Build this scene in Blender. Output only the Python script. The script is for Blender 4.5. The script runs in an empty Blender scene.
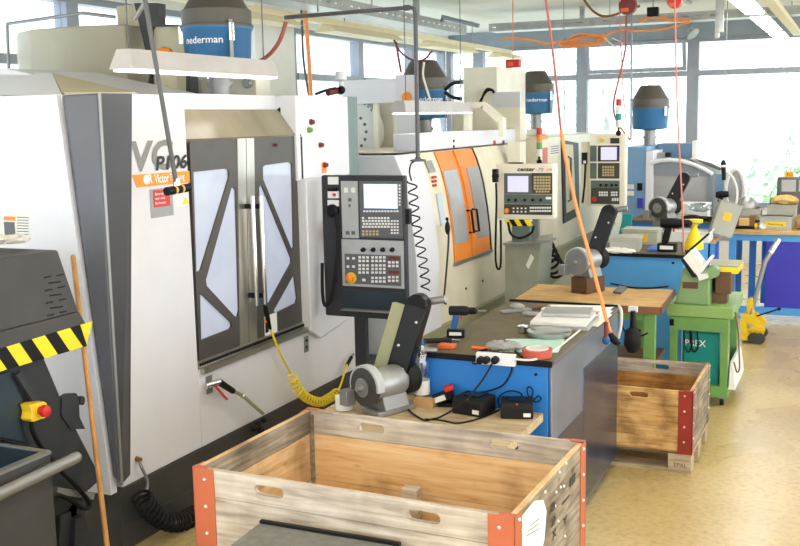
import bpy, bmesh, math, random
from mathutils import Vector, Matrix
from mathutils.geometry import tessellate_polygon
random.seed(7)
SC = bpy.context.scene
COL = SC.collection
PI = math.pi

# ------------------------------------------------------------------ camera
FOC, YAW, PITCH, ROLL, EYE = 1015.248, 0.423409, 0.149780, -0.0207062, 2.25
_f = Vector((-math.sin(YAW)*math.cos(PITCH), math.cos(YAW)*math.cos(PITCH), -math.sin(PITCH)))
_r = Vector((math.cos(YAW), math.sin(YAW), 0))
_u = _r.cross(_f)
RT = _r*math.cos(ROLL) + _u*math.sin(ROLL)
UP = -_r*math.sin(ROLL) + _u*math.cos(ROLL)
CAMP = Vector((0, 0, EYE))
cam = bpy.data.cameras.new('camera')
cam.sensor_fit = 'HORIZONTAL'; cam.sensor_width = 36.0; cam.lens = FOC/800*36
cam.clip_end = 200
camo = bpy.data.objects.new('camera', cam); COL.objects.link(camo)
mw = Matrix((RT, UP, -_f)).transposed().to_4x4(); mw.translation = CAMP
camo.matrix_world = mw
SC.camera = camo

def P(px, py, x=None, y=None, z=None):
    """where the sight line of an image point meets the plane x=, y= or z= of the hall"""
    d = _f*FOC + RT*(px-400) - UP*(py-273)
    i, v = (0, x) if x is not None else ((1, y) if y is not None else (2, z))
    return CAMP + d*((v-CAMP[i])/d[i])
def YZ(pts, x): return [(q.y, q.z) for q in (P(a, b, x=x) for a, b in pts)]
def XZ(pts, y): return [(q.x, q.z) for q in (P(a, b, y=y) for a, b in pts)]

# ------------------------------------------------------------------ materials
def lin(c):
    c = c/255.0
    return c/12.92 if c <= .04045 else ((c+.055)/1.055)**2.4
MATS = {}
def M(name, rgb, rough=.5, metal=0.0, var=.06, scale=6.0, bump=0.0, stretch=None, spec=None, coat=0.0):
    m = bpy.data.materials.new(name); m.use_nodes = True
    nt = m.node_tree; b = nt.nodes['Principled BSDF']
    c = [lin(v) for v in rgb]
    b.inputs['Roughness'].default_value = rough; b.inputs['Metallic'].default_value = metal
    if spec is not None: b.inputs['Specular IOR Level'].default_value = spec
    if coat: b.inputs['Coat Weight'].default_value = coat; b.inputs['Coat Roughness'].default_value = .15
    tc = nt.nodes.new('ShaderNodeTexCoord'); mp = nt.nodes.new('ShaderNodeMapping')
    nt.links.new(tc.outputs['Object'], mp.inputs['Vector'])
    if stretch: mp.inputs['Scale'].default_value = stretch
    no = nt.nodes.new('ShaderNodeTexNoise'); no.inputs['Scale'].default_value = scale; no.inputs['Detail'].default_value = 5
    nt.links.new(mp.outputs['Vector'], no.inputs['Vector'])
    rp = nt.nodes.new('ShaderNodeValToRGB')
    rp.color_ramp.elements[0].position = .3; rp.color_ramp.elements[1].position = .7
    rp.color_ramp.elements[0].color = [max(0, v*(1-var)) for v in c]+[1]
    rp.color_ramp.elements[1].color = [min(1, v*(1+var)) for v in c]+[1]
    nt.links.new(no.outputs['Fac'], rp.inputs['Fac']); nt.links.new(rp.outputs['Color'], b.inputs['Base Color'])
    if bump:
        bp = nt.nodes.new('ShaderNodeBump'); bp.inputs['Strength'].default_value = bump; bp.inputs['Distance'].default_value = .01
        nt.links.new(no.outputs['Fac'], bp.inputs['Height']); nt.links.new(bp.outputs['Normal'], b.inputs['Normal'])
    MATS[name] = m
    return m
def wood(name, stops, axis, rough=.65, knots=True, fine=1.0, dirt=((.74, .70, .66, 1), .35, .62)):
    """boards with long grain along one axis, streaks, knots and wear"""
    m = bpy.data.materials.new(name); m.use_nodes = True
    nt = m.node_tree; b = nt.nodes['Principled BSDF']; b.inputs['Roughness'].default_value = rough
    b.inputs['Specular IOR Level'].default_value = .25
    tc = nt.nodes.new('ShaderNodeTexCoord'); mp = nt.nodes.new('ShaderNodeMapping')
    s = [30.0*fine]*3; s['xyz'.index(axis)] = 2.2*fine
    mp.inputs['Scale'].default_value = s
    nt.links.new(tc.outputs['Object'], mp.inputs['Vector'])
    no = nt.nodes.new('ShaderNodeTexNoise'); no.inputs['Scale'].default_value = 1.6; no.inputs['Detail'].default_value = 8; no.inputs['Distortion'].default_value = .6
    nt.links.new(mp.outputs['Vector'], no.inputs['Vector'])
    rp = nt.nodes.new('ShaderNodeValToRGB')
    el = rp.color_ramp.elements
    while len(el) < len(stops): el.new(.5)
    for e, (p, c) in zip(el, stops): e.position = p; e.color = [lin(v) for v in c]+[1]
    nt.links.new(no.outputs['Fac'], rp.inputs['Fac'])
    out = rp.outputs['Color']
    # blotchy wear at a larger size
    n2 = nt.nodes.new('ShaderNodeTexNoise'); n2.inputs['Scale'].default_value = 5; n2.inputs['Detail'].default_value = 6
    nt.links.new(tc.outputs['Object'], n2.inputs['Vector'])
    r2 = nt.nodes.new('ShaderNodeValToRGB'); r2.color_ramp.elements[0].position = dirt[1]; r2.color_ramp.elements[1].position = dirt[2]
    r2.color_ramp.elements[0].color = dirt[0]; r2.color_ramp.elements[1].color = (1, 1, 1, 1)
    nt.links.new(n2.outputs['Fac'], r2.inputs['Fac'])
    mx = nt.nodes.new('ShaderNodeMix'); mx.data_type = 'RGBA'; mx.blend_type = 'MULTIPLY'; mx.inputs['Factor'].default_value = .8
    nt.links.new(out, mx.inputs['A']); nt.links.new(r2.outputs['Color'], mx.inputs['B']); out = mx.outputs['Result']
    if knots:
        vo = nt.nodes.new('ShaderNodeTexVoronoi'); vo.inputs['Scale'].default_value = 1.0
        m2 = nt.nodes.new('ShaderNodeMapping'); k = [8.0]*3; k['xyz'.index(axis)] = 3.4; m2.inputs['Scale'].default_value = k
        nt.links.new(tc.outputs['Object'], m2.inputs['Vector']); nt.links.new(m2.outputs['Vector'], vo.inputs['Vector'])
        r3 = nt.nodes.new('ShaderNodeValToRGB'); r3.color_ramp.elements[0].position = .05; r3.color_ramp.elements[1].position = .11
        r3.color_ramp.elements[0].color = (.25, .16, .09, 1); r3.color_ramp.elements[1].color = (1, 1, 1, 1)
        nt.links.new(vo.outputs['Distance'], r3.inputs['Fac'])
        m3 = nt.nodes.new('ShaderNodeMix'); m3.data_type = 'RGBA'; m3.blend_type = 'MULTIPLY'; m3.inputs['Factor'].default_value = .75
        nt.links.new(out, m3.inputs['A']); nt.links.new(r3.outputs['Color'], m3.inputs['B']); out = m3.outputs['Result']
    nt.links.new(out, b.inputs['Base Color'])
    bp = nt.nodes.new('ShaderNodeBump'); bp.inputs['Strength'].default_value = .25; bp.inputs['Distance'].default_value = .004
    nt.links.new(no.outputs['Fac'], bp.inputs['Height']); nt.links.new(bp.outputs['Normal'], b.inputs['Normal'])
    MATS[name] = m
    return m
def glow(name, rgb, strength):
    m = bpy.data.materials.new(name); m.use_nodes = True
    b = m.node_tree.nodes['Principled BSDF']
    c = [lin(v) for v in rgb]+[1]
    b.inputs['Base Color'].default_value = c; b.inputs['Emission Color'].default_value = c; b.inputs['Emission Strength'].default_value = strength
    MATS[name] = m
    return m
def glass(name, rgb=(240, 246, 250), rough=.02, alpha=.2):
    m = bpy.data.materials.new(name); m.use_nodes = True
    nt = m.node_tree; nt.nodes.remove(nt.nodes['Principled BSDF'])
    t = nt.nodes.new('ShaderNodeBsdfTransparent'); t.inputs['Color'].default_value = [lin(v) for v in rgb]+[1]
    g = nt.nodes.new('ShaderNodeBsdfGlossy'); g.inputs['Roughness'].default_value = rough
    mx = nt.nodes.new('ShaderNodeMixShader'); mx.inputs['Fac'].default_value = alpha
    nt.links.new(t.outputs[0], mx.inputs[1]); nt.links.new(g.outputs[0], mx.inputs[2])
    nt.links.new(mx.outputs[0], nt.nodes['Material Output'].inputs['Surface'])
    MATS[name] = m
    return m

# ------------------------------------------------------------------ mesh building
class MB:
    def __init__(s): s.v = []; s.f = []; s.mi = 0; s.fm = []
    def add(s, vs, fs):
        o = len(s.v); s.v += [Vector(p) for p in vs]
        for f in fs: s.f.append([i+o for i in f]); s.fm.append(s.mi)
        return s
    def box(s, x0, x1, y0, y1, z0, z1, m=None):
        x0, x1 = sorted((x0, x1)); y0, y1 = sorted((y0, y1)); z0, z1 = sorted((z0, z1))
        vs = [Vector((x, y, z)) for z in (z0, z1) for x, y in ((x0, y0), (x1, y0), (x1, y1), (x0, y1))]
        if m is not None: vs = [m @ p for p in vs]
        return s.add(vs, [(3, 2, 1, 0), (4, 5, 6, 7), (0, 1, 5, 4), (1, 2, 6, 5), (2, 3, 7, 6), (3, 0, 4, 7)])
    def bar(s, p0, p1, w, h, up=(0, 0, 1)):
        """rectangular bar from p0 to p1; w across, h along 'up'"""
        p0, p1 = Vector(p0), Vector(p1); d = (p1-p0).normalized(); up = Vector(up)
        a = d.cross(up)
        if a.length < 1e-4: a = d.cross(Vector((0, 1, 0)))
        a.normalize(); b = a.cross(d).normalized()
        vs = [p+a*(i*w/2)+b*(j*h/2) for p in (p0, p1) for i, j in ((-1, -1), (1, -1), (1, 1), (-1, 1))]
        return s.add(vs, [(3, 2, 1, 0), (4, 5, 6, 7), (0, 1, 5, 4), (1, 2, 6, 5), (2, 3, 7, 6), (3, 0, 4, 7)])
    def prism(s, poly, axis, a, b):
        def mk(p, c):
            return {'x': (c, p[0], p[1]), 'y': (p[0], c, p[1]), 'z': (p[0], p[1], c)}[axis]
        n = len(poly); vs = [mk(p, a) for p in poly]+[mk(p, b) for p in poly]
        return s.add(vs, [list(range(n))[::-1], list(range(n, 2*n))]+[(i, (i+1) % n, n+(i+1) % n, n+i) for i in range(n)])
    def hull2(s, A, B):
        """solid between two matching 3-D outlines"""
        n = len(A)
        return s.add(list(A)+list(B), [list(range(n))[::-1], list(range(n, 2*n))]+[(i, (i+1) % n, n+(i+1) % n, n+i) for i in range(n)])
    def plate(s, outer, holes, axis, a, b):
        def mk(p, c):
            return {'x': (c, p[0], p[1]), 'y': (p[0], c, p[1]), 'z': (p[0], p[1], c)}[axis]
        loops = [outer]+list(holes); flat = [p for l in loops for p in l]
        tris = tessellate_polygon([[Vector((p[0], p[1], 0)) for p in l] for l in loops])
        n = len(flat); vs = [mk(p, a) for p in flat]+[mk(p, b) for p in flat]
        fs = [list(t) for t in tris]+[[i+n for i in t][::-1] for t in tris]
        o = 0
        for l in loops:
            k = len(l)
            for i in range(k): fs.append((o+i, o+(i+1) % k, n+o+(i+1) % k, n+o+i))
            o += k
        return s.add(vs, fs)
    def tube(s, pts, r, n=8, cap=True):
        pts = [Vector(p) for p in pts]; N = len(pts)
        rr = r if isinstance(r, (list, tuple)) else [r]*N
        t0 = (pts[1]-pts[0]).normalized()
        a = t0.orthogonal().normalized(); vs = []
        for i in range(N):
            t = (pts[min(i+1, N-1)]-pts[max(i-1, 0)])
            t = t.normalized() if t.length > 1e-9 else t0
            a = a-t*a.dot(t)
            a = a.normalized() if a.length > 1e-6 else t.orthogonal().normalized()
            b = t.cross(a)
            vs += [pts[i]+(a*math.cos(2*PI*k/n)+b*math.sin(2*PI*k/n))*rr[i] for k in range(n)]
        fs = [(i*n+k, i*n+(k+1) % n, (i+1)*n+(k+1) % n, (i+1)*n+k) for i in range(N-1) for k in range(n)]
        if cap: fs += [list(range(n))[::-1], [(N-1)*n+k for k in range(n)]]
        return s.add(vs, fs)
    def cyl(s, p0, p1, r0, r1=None, n=20): return s.tube([p0, p1], [r0, r0 if r1 is None else r1], n)
    def lathe(s, prof, c=(0, 0, 0), n=28, axis=(0, 0, 1)):
        ax = Vector(axis).normalized(); a = ax.orthogonal().normalized(); b = ax.cross(a); c = Vector(c)
        vs = []
        for r, h in prof: vs += [c+ax*h+(a*math.cos(2*PI*k/n)+b*math.sin(2*PI*k/n))*max(r, 1e-4) for k in range(n)]
        N = len(prof)
        fs = [(i*n+k, i*n+(k+1) % n, (i+1)*n+(k+1) % n, (i+1)*n+k) for i in range(N-1) for k in range(n)]
        fs += [list(range(n))[::-1], [(N-1)*n+k for k in range(n)]]
        return s.add(vs, fs)
    def ball(s, c, r, n=14, sz=None):
        c = Vector(c); k = sz or (1, 1, 1); o = MB()
        o.lathe([(r*math.sin(PI*i/10), -r*math.cos(PI*i/10)) for i in range(11)], (0, 0, 0), n)
        return s.add([c+Vector((p.x*k[0], p.y*k[1], p.z*k[2])) for p in o.v], o.f)
    def xf(s, m): s.v = [m @ p for p in s.v]; return s
    def build(s, name, mats, parent=None, bev=0, local=False, sharp=35):
        me = bpy.data.meshes.new(name)
        vs = s.v
        if parent is not None and not local:
            inv = ROOTM[root_of(parent)].inverted(); vs = [inv @ p for p in vs]
        bm = bmesh.new()
        bv = [bm.verts.new(p) for p in vs]
        for f, k in zip(s.f, s.fm):
            try: bf = bm.faces.new([bv[i] for i in f]); bf.material_index = k
            except ValueError: pass
        bmesh.ops.recalc_face_normals(bm, faces=bm.faces)
        for f in bm.faces: f.smooth = True
        bm.to_mesh(me); bm.free()
        me.set_sharp_from_angle(angle=math.radians(sharp))
        for m in (mats if isinstance(mats, (list, tuple)) else [mats]): me.materials.append(MATS[m] if isinstance(m, str) else m)
        o = bpy.data.objects.new(name, me); COL.objects.link(o)
        if parent is not None: o.parent = parent
        if bev:
            mo = o.modifiers.new('bevel', 'BEVEL'); mo.width = bev; mo.segments = 2; mo.limit_method = 'ANGLE'; mo.angle_limit = math.radians(40)
        return o
ROOTM = {}
def root_of(o):
    while o.parent is not None: o = o.parent
    return o.name
def tag(o, label, cat, group=None):
    o['label'] = label; o['category'] = cat
    if group: o['group'] = group
    return o
def thing(name, label, cat, loc=(0, 0, 0), rz=0.0, group=None):
    o = bpy.data.objects.new(name, None); COL.objects.link(o)
    o.location = loc; o.rotation_euler = (0, 0, rz); o.empty_display_size = .1
    ROOTM[o.name] = Matrix.Translation(loc) @ Matrix.Rotation(rz, 4, 'Z')
    return tag(o, label, cat, group)
def solo(name, mb, mat, label, cat, group=None, bev=0):
    """a thing that is one mesh, with its origin at the middle of its underside"""
    xs = [p.x for p in mb.v]; ys = [p.y for p in mb.v]; zs = [p.z for p in mb.v]
    c = Vector(((min(xs)+max(xs))/2, (min(ys)+max(ys))/2, min(zs)))
    mb.xf(Matrix.Translation(-c)); o = mb.build(name, mat, bev=bev); o.location = c
    ROOTM[o.name] = Matrix.Translation(c)
    return tag(o, label, cat, group)
def struct(name, mb, mat, parent=None, bev=0):
    o = mb.build(name, mat, parent, local=True, bev=bev)
    if parent is None: o['kind'] = 'structure'
    return o
def dup(root, loc, rz, label, group=None):
    r = root.copy(); COL.objects.link(r); r.location = loc; r.rotation_euler = (0, 0, rz)
    r['label'] = label
    if group: r['group'] = group
    ROOTM[r.name] = Matrix.Translation(loc) @ Matrix.Rotation(rz, 4, 'Z')
    def rec(a, b):
        for ch in list(a.children):
            if ch.parent != a: continue
            c = ch.copy(); COL.objects.link(c); c.parent = b; rec(ch, c)
    rec(root, r)
    return r
def text(s, name, mat, parent, org, xd, yd, width=None, height=.05, shear=0.0, bend=None, local=False, ext=.0015, bold=0.0, center=False):
    cu = bpy.data.curves.new('t', 'FONT'); cu.body = s; cu.size = 1.0; cu.shear = shear; cu.offset = bold; cu.resolution_u = 3
    o = bpy.data.objects.new('t', cu); COL.objects.link(o)
    dg = bpy.context.evaluated_depsgraph_get(); me = bpy.data.meshes.new_from_object(o.evaluated_get(dg))
    vs = [v.co.copy() for v in me.vertices]; fs = [list(p.vertices) for p in me.polygons]
    bpy.data.objects.remove(o); bpy.data.curves.remove(cu); bpy.data.meshes.remove(me)
    x0 = min(v.x for v in vs); x1 = max(v.x for v in vs); y0 = min(v.y for v in vs); y1 = max(v.y for v in vs)
    sy = height/(y1-y0); sx = (width/(x1-x0)) if width else sy
    xd, yd = Vector(xd).normalized(), Vector(yd).normalized(); nd = xd.cross(yd); mb = MB(); out = []
    for v in vs:
        a = (v.x-x0)*sx; b = (v.y-y0)*sy
        if center: a -= (x1-x0)*sx/2
        if bend:                                   # wrapped around a drum: org = axis point, radius, start angle
            R, th = bend; t = th+a/R
            out.append(Vector(org)+Vector((math.cos(t)*R, math.sin(t)*R, b)))
        else: out.append(Vector(org)+xd*a+yd*b+nd*ext)
    mb.add(out, fs)
    return mb.build(name, mat, parent, local=local)
def arc(pts, n=8):
    """smooth curve through points (Catmull-Rom)"""
    pts = [Vector(p) for p in pts]; q = [pts[0]*2-pts[1]]+pts+[pts[-1]*2-pts[-2]]; o = []
    for i in range(1, len(q)-2):
        a, b, c, d = q[i-1], q[i], q[i+1], q[i+2]
        for k in range(n):
            t = k/n
            o.append(.5*((2*b)+(c-a)*t+(2*a-5*b+4*c-d)*t*t+(3*b-a-3*c+d)*t**3))
    return o+[pts[-1]]
def coil(path, R, turns, n=14, taper=0):
    """helix wound round a path"""
    path = [Vector(p) for p in path]; L = [0]
    for i in range(1, len(path)): L.append(L[-1]+(path[i]-path[i-1]).length)
    out = []; a = None; N = int(turns*n)
    for k in range(N+1):
        s = L[-1]*k/N; i = 1
        while i < len(L)-1 and L[i] < s: i += 1
        t = (s-L[i-1])/max(1e-9, L[i]-L[i-1]); p = path[i-1].lerp(path[i], t); d = (path[i]-path[i-1]).normalized()
        if a is None: a = d.orthogonal().normalized()
        a = (a-d*a.dot(d)).normalized(); b = d.cross(a); th = 2*PI*k/n
        out.append(p+(a*math.cos(th)+b*math.sin(th))*R)
    return out
def facebox(mb, px0, py0, px1, py1, Y, d0, d1):
    """box on a front that faces -Y, given by the image corners of its face"""
    a = P(px0, py0, y=Y); b = P(px1, py1, y=Y); c = P(px0, py1, y=Y); d = P(px1, py0, y=Y)
    return mb.box((a.x+c.x)/2, (b.x+d.x)/2, Y-d1, Y-d0, (b.z+c.z)/2, (a.z+d.z)/2)
def sidebox(mb, px0, py0, px1, py1, X, d0, d1):
    """box on a front that faces +X"""
    a = P(px0, (py0+py1)/2, x=X); b = P(px1, (py0+py1)/2, x=X); m = (px0+px1)/2
    return mb.box(X+d0, X+d1, a.y, b.y, P(m, py1, x=X).z, P(m, py0, x=X).z)

# ------------------------------------------------------------------ palette
M('white_paint', (228, 228, 234), .35, var=.012)
M('white_dirty', (219, 217, 220), .4, var=.02)
M('cream_paint', (232, 224, 198), .4, var=.05)
M('cream_light', (240, 234, 214), .4, var=.04)
M('olive_paint', (150, 150, 116), .5, var=.08)
M('pillar_grey', (102, 104, 112), .45, .1, var=.05)
M('pillar_dark', (70, 69, 71), .45, .1, var=.05)
M('base_dark', (58, 57, 55), .5, var=.12)
M('door_dark', (84, 79, 74), .4, .3, var=.07)
M('steel', (190, 184, 172), .28, .85, var=.1, stretch=(1, 1, .15))
M('chrome', (225, 225, 222), .12, 1.0)
M('grey_metal', (150, 150, 148), .4, .6)
M('galvanised', (170, 172, 170), .4, .55, var=.12, scale=12)
M('zinc_grey', (140, 152, 160), .45, .1)
M('window_frame', (150, 154, 162), .5, .1)
M('black', (15, 15, 16), .5, spec=.25)
M('black_gloss', (12, 12, 13), .35, spec=.25)
M('rubber', (26, 25, 24), .7, spec=.3)
M('console_dark', (54, 55, 59), .5, var=.06, spec=.3)
M('console_grey', (176, 178, 180), .5)
M('bezel_grey', (96, 97, 100), .5)
M('key_white', (236, 236, 236), .5)
M('key_tan', (196, 176, 130), .5)
M('console_green', (92, 108, 100), .5)
M('console_olive', (62, 64, 52), .5)
M('screen_blue', (206, 222, 240), .15)
glow('screen_lit', (206, 224, 244), .42)
glow('screen_lilac', (196, 196, 230), .38)
M('red', (200, 42, 36), .4); M('dark_red', (120, 40, 34), .45)
M('orange', (238, 142, 44), .42, var=.06)
M('orange_band', (243, 150, 28), .45)
M('estop_yellow', (240, 200, 40), .45)
M('yellow', (244, 214, 30), .45)
M('beige_panel', (176, 168, 142), .5, var=.08, scale=3)
M('beige_light', (206, 196, 164), .5)
M('grey_box', (160, 160, 156), .5)
M('hood_grey', (72, 71, 70), .55, var=.08, spec=.3)
M('hood_dark', (50, 52, 54), .5, var=.1, spec=.3)
M('trough_blue', (52, 66, 76), .3, .4, var=.15)
M('filter_blue', (58, 116, 164), .35, var=.05)
M('filter_grey', (92, 88, 80), .45, .2)
M('bench_blue', (40, 124, 206), .4, var=.05)
M('bench_blue_light', (84, 160, 222), .4, var=.05)
M('bench_side', (116, 126, 142), .3, .35, var=.18, scale=3)
M('royal_blue', (58, 56, 180), .4, var=.05)
M('rubber_top', (98, 88, 62), .6, var=.16, scale=9)
M('green_paint', (112, 158, 84), .42, var=.08)
M('green_light', (140, 174, 98), .45, var=.08)
M('green_machine', (128, 160, 108), .45, var=.07)
M('green_grey', (112, 134, 130), .45)
M('teal', (0, 140, 134), .45, var=.06)
M('plastic_grey', (178, 178, 166), .5, var=.08)
M('paper', (236, 234, 226), .7, var=.04)
M('mint_paper', (182, 220, 204), .7)
M('cardboard', (190, 150, 100), .7)
M('skin_tan', (220, 184, 110), .7, var=.12)
M('rust_metal', (104, 76, 54), .5, .4, var=.2)
M('jack_yellow', (238, 196, 24), .42)
M('hose_yellow', (240, 210, 40), .4)
M('hose_orange', (238, 150, 86), .5)
M('hose_red', (166, 88, 74), .5)
M('rope_pink', (214, 128, 112), .6)
M('post_orange', (184, 98, 64), .5, .1, var=.08)
M('post_red', (150, 46, 32), .45, .1, var=.1)
M('screw', (226, 222, 214), .3, .7)
M('lettering_grey', (132, 132, 128), .5)
M('text_white', (250, 250, 250), .5); M('text_black', (22, 22, 22), .5); M('text_red', (196, 50, 60), .5)
M('tan_pole', (196, 140, 72), .5, var=.22, scale=10)
M('cloth_blue', (80, 110, 190), .8)
M('tape_red', (184, 84, 70), .5)
M('cable_white', (226, 222, 210), .5)
M('foliage_pale', (214, 224, 218), .8, var=.1)  # leaf colour whitened to carry the overexposed daylight outdoors
M('tool_orange', (222, 104, 48), .45); M('tool_blue', (40, 90, 150), .45); M('dark_wood', (96, 70, 48), .6, var=.2)
M('shelf_white', (226, 226, 222), .5)
M('brown_front', (132, 86, 50), .55, var=.15)
M('pvc_clear', (226, 232, 236), .1)
M('pane_frost_sheen', (198, 206, 226), .12, .0, var=.08, scale=3)  # frosted glass, with pale reflected light mixed into its colour
M('pane_grey', (176, 176, 174), .2, .15, var=.1, scale=3)
M('hedge', (176, 204, 168), .9, var=.15)
G_ = glass('glass_clear', alpha=.06)
glass('bottle_plastic', (232, 240, 246), .05, .22)
glow('tube_light', (255, 254, 250), 12.0); glow('tube_dim', (255, 254, 250), 2.2)
wood('pine_in_x', [(.25, (204, 156, 106)), (.45, (230, 190, 138)), (.7, (242, 214, 168))], 'x', dirt=((.60, .50, .42, 1), .33, .5))
wood('pine_in_y', [(.25, (190, 150, 104)), (.45, (220, 182, 134)), (.7, (234, 204, 160))], 'y', dirt=((.50, .44, .38, 1), .36, .55))
wood('weather_x', [(.25, (150, 138, 124)), (.48, (192, 180, 164)), (.75, (222, 212, 198))], 'x', dirt=((.60, .57, .55, 1), .34, .56))
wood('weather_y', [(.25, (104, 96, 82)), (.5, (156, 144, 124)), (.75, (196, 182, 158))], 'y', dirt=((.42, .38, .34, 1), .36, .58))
wood('worn_in_x', [(.25, (136, 88, 46)), (.45, (196, 142, 78)), (.75, (222, 176, 110))], 'x', dirt=((.38, .30, .24, 1), .36, .55))
wood('worn_out_x', [(.2, (120, 78, 50)), (.45, (206, 160, 96)), (.75, (232, 196, 138))], 'x', dirt=((.34, .27, .22, 1), .38, .56))
wood('pallet_wood', [(.25, (140, 120, 94)), (.5, (186, 166, 134)), (.75, (206, 190, 160))], 'x')
wood('bench_wood', [(.25, (158, 138, 108)), (.5, (198, 176, 140)), (.75, (216, 196, 162))], 'x', knots=False)
wood('bench_brown', [(.25, (172, 132, 80)), (.5, (206, 168, 110)), (.75, (222, 190, 136))], 'x', knots=False)
# ------------------------------------------------------------------ the hall
def floor_mat():
    m = bpy.data.materials.new('floor_epoxy'); m.use_nodes = True
    nt = m.node_tree; b = nt.nodes['Principled BSDF']
    tc = nt.nodes.new('ShaderNodeTexCoord')
    n1 = nt.nodes.new('ShaderNodeTexNoise'); n1.inputs['Scale'].default_value = 1.1; n1.inputs['Detail'].default_value = 8
    n2 = nt.nodes.new('ShaderNodeTexNoise'); n2.inputs['Scale'].default_value = 26; n2.inputs['Detail'].default_value = 6
    for n in (n1, n2): nt.links.new(tc.outputs['Object'], n.inputs['Vector'])
    r1 = nt.nodes.new('ShaderNodeValToRGB'); e = r1.color_ramp.elements; e[0].position = .34; e[1].position = .66
    e[0].color = [lin(v) for v in (192, 165, 104)]+[1]; e[1].color = [lin(v) for v in (214, 190, 136)]+[1]
    r2 = nt.nodes.new('ShaderNodeValToRGB'); e = r2.color_ramp.elements; e[0].position = .3; e[1].position = .55
    e[0].color = (.66, .63, .58, 1); e[1].color = (1, 1, 1, 1)
    nt.links.new(n1.outputs['Fac'], r1.inputs['Fac']); nt.links.new(n2.outputs['Fac'], r2.inputs['Fac'])
    mx = nt.nodes.new('ShaderNodeMix'); mx.data_type = 'RGBA'; mx.blend_type = 'MULTIPLY'; mx.inputs['Factor'].default_value = .7
    nt.links.new(r1.outputs['Color'], mx.inputs['A']); nt.links.new(r2.outputs['Color'], mx.inputs['B'])
    nt.links.new(mx.outputs['Result'], b.inputs['Base Color'])
    rr = nt.nodes.new('ShaderNodeMapRange'); rr.inputs['To Min'].default_value = .16; rr.inputs['To Max'].default_value = .42
    nt.links.new(n1.outputs['Fac'], rr.inputs['Value']); nt.links.new(rr.outputs['Result'], b.inputs['Roughness'])
    MATS['floor_epoxy'] = m
floor_mat()
M('ceiling_paint', (226, 226, 218), .8, var=.03, scale=1.5)
M('wall_paint', (232, 230, 222), .7, var=.03)
XL, YB, ZC = -6.3, 16.0, 3.62
struct('floor', MB().box(XL-.2, 7, -5, YB+.2, -.1, 0), 'floor_epoxy')
struct('ceiling', MB().box(XL-.2, 7, -5, YB+.2, ZC, ZC+.15), 'ceiling_paint')
SILL, HEAD = .85, 3.37
struct('wall_back', MB().box(XL-.2, 7, YB, YB+.2, 0, SILL), 'wall_paint')
struct('trim_1', MB().box(XL, 7, YB-.12, YB+.2, HEAD, ZC), 'zinc_grey')
struct('wall_left', MB().box(XL-.2, XL, -5, YB, 0, SILL), 'wall_paint')
struct('trim_2', MB().box(XL-.2, XL+.1, -5, YB-.12, HEAD, ZC), 'wall_paint')
# windows of the far wall: frame (> pane, transom)
bx = [-5.72, -4.0, -2.31, -.42, 1.5, 3.4, 5.3]
bx = [XL+.02]+bx
n = 0
for x0, x1 in zip(bx[:-1], bx[1:]):
    n += 1
    g = MB().plate([(x0, SILL), (x1, SILL), (x1, HEAD), (x0, HEAD)], [[(x0+.085, SILL+.07), (x1-.085, SILL+.07), (x1-.085, HEAD-.06), (x0+.085, HEAD-.06)]], 'y', YB-.04, YB+.1)
    w = struct('window_%d' % n, g, 'window_frame')
    struct('transom', MB().box(x0+.085, x1-.085, YB-.06, YB+.06, 2.81, 2.89), 'window_frame', w)
    struct('pane', MB().box(x0+.085, x1-.085, YB+.02, YB+.03, SILL+.07, 2.81), 'glass_clear', w)
    if n == 3:      # this top light hangs open, tilted into the hall
        a = MB().plate([(x0+.09, 0), (x1-.09, 0), (x1-.09, .47), (x0+.09, .47)], [[(x0+.14, .05), (x1-.14, .05), (x1-.14, .42), (x0+.14, .42)]], 'y', -.03, .03)
        mt = Matrix.Translation((0, YB-.05, 2.9)) @ Matrix.Rotation(math.radians(16), 4, 'X')
        struct('top_light', a.xf(mt), 'window_frame', w)
        struct('pane', MB().box(x0+.14, x1-.14, -.005, .005, .05, .42).xf(mt), 'glass_clear', w)
    else:
        struct('pane', MB().box(x0+.085, x1-.085, YB+.02, YB+.03, 2.89, HEAD-.06), 'glass_clear', w)
ly = [YB-.1, 14.6, 12.75, 10.9, 9.0, 7.1, 5.3, 3.4, 1.5, -.4, -2.3, -4.2]
for y1, y0 in zip(ly[:-1], ly[1:]):
    n += 1
    g = MB().plate([(y0, SILL), (y1, SILL), (y1, HEAD), (y0, HEAD)], [[(y0+.075, SILL+.07), (y1-.075, SILL+.07), (y1-.075, HEAD-.06), (y0+.075, HEAD-.06)]], 'x', XL-.1, XL+.04)
    w = struct('window_%d' % n, g, 'window_frame')
    struct('transom', MB().box(XL-.06, XL+.06, y0+.075, y1-.075, 2.76, 2.84), 'window_frame', w)
    struct('pane', MB().box(XL-.03, XL-.02, y0+.075, y1-.075, SILL+.07, 2.76), 'glass_clear', w)
    struct('pane', MB().box(XL-.03, XL-.02, y0+.075, y1-.075, 2.84, HEAD-.06), 'glass_clear', w)
a = P(257, 90, x=-5.95); b = P(296, 90, x=-5.95)
struct('trim_3', MB().box(XL+.05, -5.95, a.y, b.y, 0, ZC), 'wall_paint')          # concrete column by the windows
a = P(474, 90, y=15.7); b = P(545, 90, y=15.7)
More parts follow.
